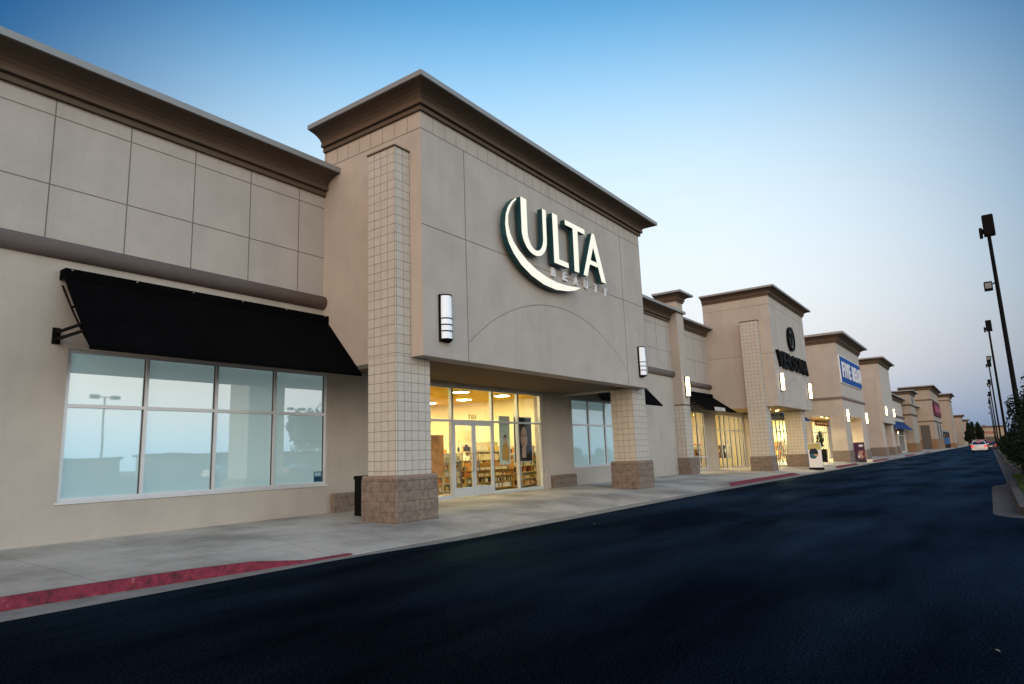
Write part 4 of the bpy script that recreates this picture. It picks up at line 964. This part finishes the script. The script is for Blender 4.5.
for i in range(9000):
    x = rnd.uniform(15.4, 30); y = rnd.uniform(-3.2, -.5)
    if x < 16.2 and y > -1.0: continue
    h = rnd.uniform(.05, .12); a = rnd.uniform(0, 6.28); dx, dy = .012 * math.cos(a), .012 * math.sin(a); z = zx(x) + .11
    gb.add([(x - dx, y - dy, z), (x + dx, y + dy, z), (x + dy * 2, y - dx * 2, z + h)], [(0, 1, 2)])
gb.build('grass', GRASSM, None, kind='stuff')
def shrub(x, y, h, r, label, seed, n=5200, group='dark shrubs on the island', size=.075):
    z = zx(x) + .1; t = thing('shrub', (x, y, z), label, 'shrub', group); rnd = random.Random(seed)
    f = MB(); foliage(f, x, y, z + h * .50, r, r, h * .56, n, size, rnd, 22); f.build('foliage', LEAF, t)
    s_ = MB()
    for k in range(5):
        a = k * 1.26; s_.tube((x, y, z), (x + .5 * r * math.cos(a), y + .5 * r * math.sin(a), z + h * .6), .035, 6, .012)
    s_.build('stem', BARK, t)
shrub(22.5, -1.62, 2.5, 1.3, 'tall dark shrub at the right edge of the picture, nearest on the island', 1, 7000)
shrub(25.6, -1.75, 3.5, 1.45, 'tallest dark shrub, second on the island from the kerb nose', 2, 7000)
shrub(29.0, -1.75, 3.2, 1.35, 'tall dark shrub, third on the island from the kerb nose', 3, 6000)
hx = 31.8; k = 0
ORD = ['first', 'second', 'third', 'fourth', 'fifth', 'sixth', 'seventh', 'eighth', 'ninth', 'tenth', 'eleventh', 'twelfth']
while k < 12:
    shrub(hx, -1.55 - .01 * k, 1.8 - .15 * (k % 3 == 1), .95, 'low dark hedge shrub, %s beyond the tall ones along the road' % ORD[k], 10 + k, 2600, 'low hedge shrubs along the island', .10 + .01 * k); hx += 1.9 + k * .5; k += 1
# tall lamp posts
def lamp_post(x, y, label):
    z = zx(x) + .1; t = thing('lamp_post', (x, y, z), label, 'lamp post', 'tall lamp posts in a row on the island')
    MB().tube((x, y, z), (x, y, 10.1), .105, 12, .07).build('pole', BLACK, t)
    MB().lathe(x, y, [(.3, z), (.3, z + .6), (.26, z + .65), (0, z + .65)], 16).build('footing', BRONZE, t)
    h = MB()
    h.bbox(x - .22, x + .22, y - .24, y + .16, 10.0, 10.88, .03); h.bbox(x - .2, x + .2, y + .20, y + .32, 9.95, 10.35, .03)
    h.box(x - .06, x + .06, y + .15, y + .21, 10.1, 10.3); h.build('lamp_head', BLACK, t)
    f = MB(); f.tube((x, y, 7.95), (x, y + .22, 7.85), .03, 6); f.bbox(x - .2, x + .15, y + .16, y + .46, 7.62, 7.98, .03); f.build('floodlight', BLACK, t)
    g_ = MB(); g_.box(x - .205, x - .201, y + .2, y + .42, 7.68, 7.92); g_.build('lens', SIGNGREY, t)
    return t
lp = lamp_post(34, -1.12, 'nearest and tallest looking black lamp post with a box head and side floodlight')
for k, lab in enumerate(('second black lamp post from the right in the receding row', 'third black lamp post in the receding row', 'fourth black lamp post in the receding row', 'fifth black lamp post in the receding row', 'sixth and farthest black lamp post of the row')):
    x = 34 + 31.3 * (k + 1); dup(lp, (x, -1.12, zx(34) + .1 - .004 * 31.3 * (k + 1) + .15), lab)
# ------------------------------------------------------------------ far trees
def tree(x, y, h, r, label, seed, zb=-1.3, n=2600, size=.5, group='trees at the far end of the road'):
    t = thing('tree', (x, y, zb), label, 'tree', group); rnd = random.Random(seed)
    tr = MB(); tr.tube((x, y, zb), (x, y, zb + h * .5), .3, 8, .14)
    for k in range(5): a = k * 1.3; tr.tube((x, y, zb + h * (.25 + .05 * k)), (x + r * .6 * math.cos(a), y + r * .6 * math.sin(a), zb + h * (.55 + .06 * k)), .12, 6, .03)
    tr.build('trunk', BARK, t)
    f = MB(); foliage(f, x, y, zb + h * .56, r, r, h * .46, n, size, rnd, 20); f.build('crown', LEAF, t)
tree(318, 5.6, 9.6, 1.7, 'leftmost dark tree before the tan store at the road end', 31)
tree(326, 3.1, 9.0, 1.6, 'second dark tree before the tan store at the road end', 32)
tree(335, 7.0, 6.5, 1.6, 'dark tree tucked against the last shop block', 33)
# ------------------------------------------------------------------ cars
def car(x, y, z, paint, label, s=1.0, lit=True):
    t = thing('car', (x, y, z), label, 'car')
    L_, Wd = 4.6 * s, 1.9 * s
    def sec(u, zz0, zz1, w): return None
    # lofted body: stations from rear (x) to front
    st = [(0.0, .42, .88, .80), (.05, .30, .98, .90), (.35, .22, 1.02, .95), (1.2, .20, 1.02, .96), (3.2, .20, .98, .96), (4.1, .24, .86, .93), (4.5, .32, .72, .84), (4.6, .42, .60, .76)]
    mb = MB(); rings = []
    for (u, a, b, w) in st:
        hw = w * Wd / 2
        rings.append([(x + u * s, y + yy, z + zz * s) for yy, zz in ((-hw * .9, a), (-hw, a + .14), (-hw, lerp(a, b, .6)), (-hw * .93, b), (hw * .93, b), (hw, lerp(a, b, .6)), (hw, a + .14), (hw * .9, a))])
    v = [p for r in rings for p in r]; f = [(k * 8 + i, k * 8 + (i + 1) % 8, (k + 1) * 8 + (i + 1) % 8, (k + 1) * 8 + i) for k in range(len(st) - 1) for i in range(8)]
    f += [tuple(range(7, -1, -1)), tuple(range(len(v) - 8, len(v)))]; mb.add(v, f, 0, True)
    # roof
    rs = [(.75, 1.0, .80), (1.15, 1.42, .66), (2.5, 1.45, .66), (3.1, 1.0, .80)]
    v = []
    for (u, zz, w) in rs[1:3]: v += [(x + u * s, y - w * Wd / 2, z + zz * s), (x + u * s, y + w * Wd / 2, z + zz * s), (x + u * s, y - w * Wd / 2, z + (zz + .04) * s), (x + u * s, y + w * Wd / 2, z + (zz + .04) * s)]
    mb.add(v, [(0, 1, 3, 2), (4, 6, 7, 5), (2, 3, 7, 6), (0, 4, 5, 1), (0, 2, 6, 4), (1, 5, 7, 3)])
    for sy in (-1, 1):   # pillars
        for (a, b) in ((0, 1), (3, 2)):
            p0 = (x + rs[a][0] * s, y + sy * rs[a][2] * Wd / 2, z + rs[a][1] * s); p1 = (x + rs[b][0] * s, y + sy * rs[b][2] * Wd / 2, z + rs[b][1] * s); mb.tube(p0, p1, .045, 6)
    body = mb.build('body', paint, t)
    g_ = MB(); k_ = .97
    c = [[(x + u * s, y + sy * w * k_ * Wd / 2, z + zz * s) for sy in (-1, 1)] for (u, zz, w) in rs]
    v = [p for q in c for p in q]; g_.add(v, [(0, 1, 3, 2), (4, 5, 7, 6), (0, 2, 4, 6), (1, 7, 5, 3)]); g_.build('window', DARKGLASS, t)
    rp = MB(); rp.box(x - .012, x + .03, y - .26 * s, y + .26 * s, z + .60 * s, z + .74 * s); rp.build('number_plate', WHITE, t)
    bp = MB(); bp.bbox(x - .09, x + .1, y - .86 * s, y + .86 * s, z + .30 * s, z + .55 * s, .03); bp.build('bumper', paint, t)
    TL = emit_mat('tail_lamp', (.9, .06, .06), .8 if lit else .1)
    for sy in (-1, 1): MB().bbox(x - .03, x + .12, y + sy * .72 * s - .17, y + sy * .72 * s + .17, z + .66 * s, z + .92 * s, .02).build('tail_light', TL, t)
    MB().box(x + .98 * s, x + 1.02 * s, y - .2, y + .2, z + 1.30 * s, z + 1.35 * s).build('brake_light', TL, t)
    for sy in (-1, 1):
        for u in (.85, 3.65):
            cx_ = x + u * s; yy = y + sy * .80 * s; r_ = .33 * s
            w_ = MB(); w_.tube((cx_, yy - .11, z + r_), (cx_, yy + .11, z + r_), r_, 20)
            wo = w_.build('wheel', BLACK, t); MB().tube((cx_, yy - .115, z + r_), (cx_, yy + .115, z + r_), r_ * .55, 14).build('rim', ALU, wo)
        MB().bbox(x + 2.95 * s, x + 3.15 * s, y + sy * .98 * s - .1, y + sy * .98 * s + .1, z + .98 * s, z + 1.12 * s, .02).build('mirror', paint, t)
    return t
CP = rough_mat('car_silver', (.62, .60, .60), var=.02, bump=0, rough=.25, spec=.6)
car(113, 1.28, zx(113) + .0, CP, 'pale silver saloon car seen from behind in the road, with red tail lights', 1.05)
car(150, 1.25, zx(150), rough_mat('car_red', (.35, .02, .02), bump=0, rough=.3), 'red car just ahead of the pale silver one', 1.25)
car(138, -.05 + .0, zx(138), rough_mat('car_dark', (.02, .02, .025), bump=0, rough=.3), 'dark car beyond the silver one, close to the island', 1.0, False)

# ------------------------------------------------------------------ across the car park (mirrored in the shop windows)
t = thing('shop_building', (62, -125, 0), 'long store across the car park, mirrored in the big shop window', 'building')
e = MB(); e.box(20, 66, -131, -125, -.5, 3.8); e.box(38, 50, -125, -124, 0, 5.2); e.build('wall', STUCCO, t)
e = MB(); e.box(19.5, 66.5, -131.5, -124.6, 3.8, 4.3); e.box(37.5, 50.5, -125.5, -123.6, 5.2, 5.7); e.build('cornice', CORN, t)
e = MB(); e.box(40, 48, -123.99, -123.9, 0, 3.2); e.build('window', emit_mat('far_shop_glow', (1, .85, .6), 1.2), t)
t = thing('shop_building', (110, -125, 0), 'second store across the car park, right in the mirror image', 'building')
e = MB(); e.box(72, 130, -131, -125, -.5, 4.2); e.build('wall', STUCCO_L, t); e = MB(); e.box(71.5, 130.5, -131.5, -124.6, 4.2, 4.7); e.build('cornice', CORN, t)
def twin(x, y, label):
    t = thing('lamp_post', (x, y, 0), label, 'lamp post', 'twin headed lamp posts in the car park')
    MB().tube((x, y, 0), (x, y, 10), .13, 10, .09).build('pole', STEEL, t); MB().box(x - 1.1, x + 1.1, y - .05, y + .05, 9.9, 10.0).build('arm', STEEL, t)
    for s_ in (-1, 1): MB().bbox(x + s_ * 1.0 - .42, x + s_ * 1.0 + .42, y - .3, y + .3, 9.75, 10.15, .03).build('lamp_head', STEEL, t)
twin(34.5, -58, 'twin headed lamp post mirrored in the left pane of the big window'); twin(64, -62, 'twin headed lamp post mirrored right of the first one'); twin(90, -40, 'twin headed lamp post farther along the car park')
tree(92, -95, 15, 6, 'broad tree across the car park mirrored in the right window pane', 41, -.2, 2600, .5, 'trees across the car park'); tree(104, -100, 12, 6, 'second broad tree across the car park', 42, -.2, 2000, .5, 'trees across the car park'); tree(128, -90, 12, 7, 'third tree across the car park', 43, -.2, 2000, .5, 'trees across the car park')
for i, (x, y_, c_) in enumerate(((40, -45, 'white'), (52, -48, 'grey'), (75, -46, 'black'))):
    car(x, y_, 0, {'white': WHITE, 'grey': STEEL, 'black': BLACK}[c_], '%s car parked across the road, mirrored in the shop windows' % c_, 1.0, False)

# ------------------------------------------------------------------ world: clear dusk sky, sun just set behind the camera
wd = bpy.data.worlds.new('World'); S.world = wd; wd.use_nodes = True
nt = wd.node_tree; L = nt.links.new; bg = nt.nodes['Background']
SUN_AZ = math.atan2(-.12, -1.0)     # direction of the after-glow: behind the camera, slightly on the road side
tc = node(nt, 'ShaderNodeTexCoord'); sx = node(nt, 'ShaderNodeSeparateXYZ'); L(tc.outputs['Generated'], sx.inputs[0])
def ramp(stops):
    r = node(nt, 'ShaderNodeValToRGB'); r.color_ramp.interpolation = 'B_SPLINE'
    els = r.color_ramp.elements
    while len(els) < len(stops): els.new(.5)
    for e_, (p_, c_) in zip(els, stops): e_.position = p_; e_.color = (*c_, 1)
    L(sx.outputs['Z'], r.inputs['Fac']); return r.outputs['Color']
anti = ramp([(0, (.22, .40, .60)), (.04, (.36, .50, .74)), (.10, (.74, .69, .74)), (.18, (.84, .86, .88)), (.28, (.84, .93, .99)), (.40, (.70, .88, 1.02)), (.50, (.42, .73, 1.0)), (.60, (.10, .45, .84)), (.72, (.03, .24, .58)), (1, (.03, .12, .34))])
glow = ramp([(0, (2.6, 1.3, .6)), (.08, (2.6, 1.5, .9)), (.2, (2.1, 1.65, 1.3)), (.4, (1.1, 1.2, 1.4)), (.65, (.4, .6, .95)), (1, (.05, .16, .38))])
def dirdot(az, el):
    v_ = (math.cos(el) * math.cos(az), math.cos(el) * math.sin(az), math.sin(el))
    d = node(nt, 'ShaderNodeVectorMath', operation='DOT_PRODUCT'); L(tc.outputs['Generated'], d.inputs[0]); d.inputs[1].default_value = v_; return d.outputs['Value']
def mrange(val, a, b, c, d_, smooth=True):
    m = node(nt, 'ShaderNodeMapRange'); m.interpolation_type = 'SMOOTHSTEP' if smooth else 'LINEAR'
    for k, v_ in zip(('From Min', 'From Max', 'To Min', 'To Max'), (a, b, c, d_)): m.inputs[k].default_value = v_
    L(val, m.inputs['Value']); return m.outputs['Result']
mx = node(nt, 'ShaderNodeMix', data_type='RGBA'); L(mrange(dirdot(SUN_AZ, 0), -.25, .95, 0, 1), mx.inputs[0]); L(anti, mx.inputs[6]); L(glow, mx.inputs[7])
# sky palest above the shop roofs; tint away from there carries painted lens vignette
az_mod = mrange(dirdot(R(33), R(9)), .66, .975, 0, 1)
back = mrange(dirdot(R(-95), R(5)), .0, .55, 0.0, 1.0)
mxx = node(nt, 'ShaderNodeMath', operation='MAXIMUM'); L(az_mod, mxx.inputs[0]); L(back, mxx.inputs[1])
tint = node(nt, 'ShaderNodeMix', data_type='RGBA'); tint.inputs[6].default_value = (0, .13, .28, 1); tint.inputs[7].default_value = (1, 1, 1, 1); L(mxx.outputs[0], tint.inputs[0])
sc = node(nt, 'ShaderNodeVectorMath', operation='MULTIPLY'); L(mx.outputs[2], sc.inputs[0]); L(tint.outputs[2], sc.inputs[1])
b2 = node(nt, 'ShaderNodeVectorMath', operation='SCALE'); L(sc.outputs['Vector'], b2.inputs[0]); L(mrange(dirdot(R(-95), R(8)), .15, .95, 1.0, 2.1), b2.inputs['Scale']); wm = node(nt, 'ShaderNodeMix', data_type='RGBA', blend_type='MULTIPLY'); wm.inputs[7].default_value = (1.08, .985, .87, 1); L(back, wm.inputs[0]); L(b2.outputs['Vector'], wm.inputs[6])  # unseen sky on the car park side brightened to light the walls
class _o: pass
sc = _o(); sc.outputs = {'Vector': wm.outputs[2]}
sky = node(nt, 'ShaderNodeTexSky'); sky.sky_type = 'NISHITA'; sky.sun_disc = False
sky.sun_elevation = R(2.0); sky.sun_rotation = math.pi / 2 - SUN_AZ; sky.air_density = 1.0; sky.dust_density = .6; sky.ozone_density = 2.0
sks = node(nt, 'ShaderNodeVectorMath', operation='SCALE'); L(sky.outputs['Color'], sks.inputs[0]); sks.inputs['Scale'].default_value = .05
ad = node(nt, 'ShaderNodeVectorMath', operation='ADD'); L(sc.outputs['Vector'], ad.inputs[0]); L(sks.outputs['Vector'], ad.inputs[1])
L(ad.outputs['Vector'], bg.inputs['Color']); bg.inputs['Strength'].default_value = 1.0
# faint after-glow direction as a very soft low sun
sl = bpy.data.lights.new('sun', 'SUN'); sl.energy = 2.0; sl.angle = R(45); sl.color = (1.0, .70, .48)
so_ = bpy.data.objects.new('sun', sl); COL.objects.link(so_)
SUN_EL = R(9)
sd = Vector((math.cos(SUN_AZ) * math.cos(SUN_EL), math.sin(SUN_AZ) * math.cos(SUN_EL), math.sin(SUN_EL)))
so_.rotation_euler = sd.to_track_quat('Z', 'Y').to_euler(); so_.location = (-20, -10, 30)
# ------------------------------------------------------------------ camera
M = Matrix(((0.5843571864586041, -0.8106875390010649, -0.03622696154221158), (-0.11871891535349194, -0.1295658929072864, 0.9844381638947304), (0.8027655310060806, 0.5709626901151549, 0.17195670596109686)))
cd = bpy.data.cameras.new('camera'); cam = bpy.data.objects.new('camera', cd); COL.objects.link(cam)
mw = Matrix(((M[0][0], M[1][0], -M[2][0], 0), (M[0][1], M[1][1], -M[2][1], 0), (M[0][2], M[1][2], -M[2][2], 1.4), (0, 0, 0, 1)))
cam.matrix_world = mw; cd.sensor_width = 36; cd.lens = 655.5438 / 1024 * 36; cd.clip_start = .05; cd.clip_end = 6000
S.camera = cam
S.view_settings.view_transform = 'Standard'; S.view_settings.look = 'None'; S.view_settings.exposure = 0; S.view_settings.gamma = 1
S.cycles.max_bounces = 8; S.cycles.transparent_max_bounces = 12
S.cycles.use_adaptive_sampling = True
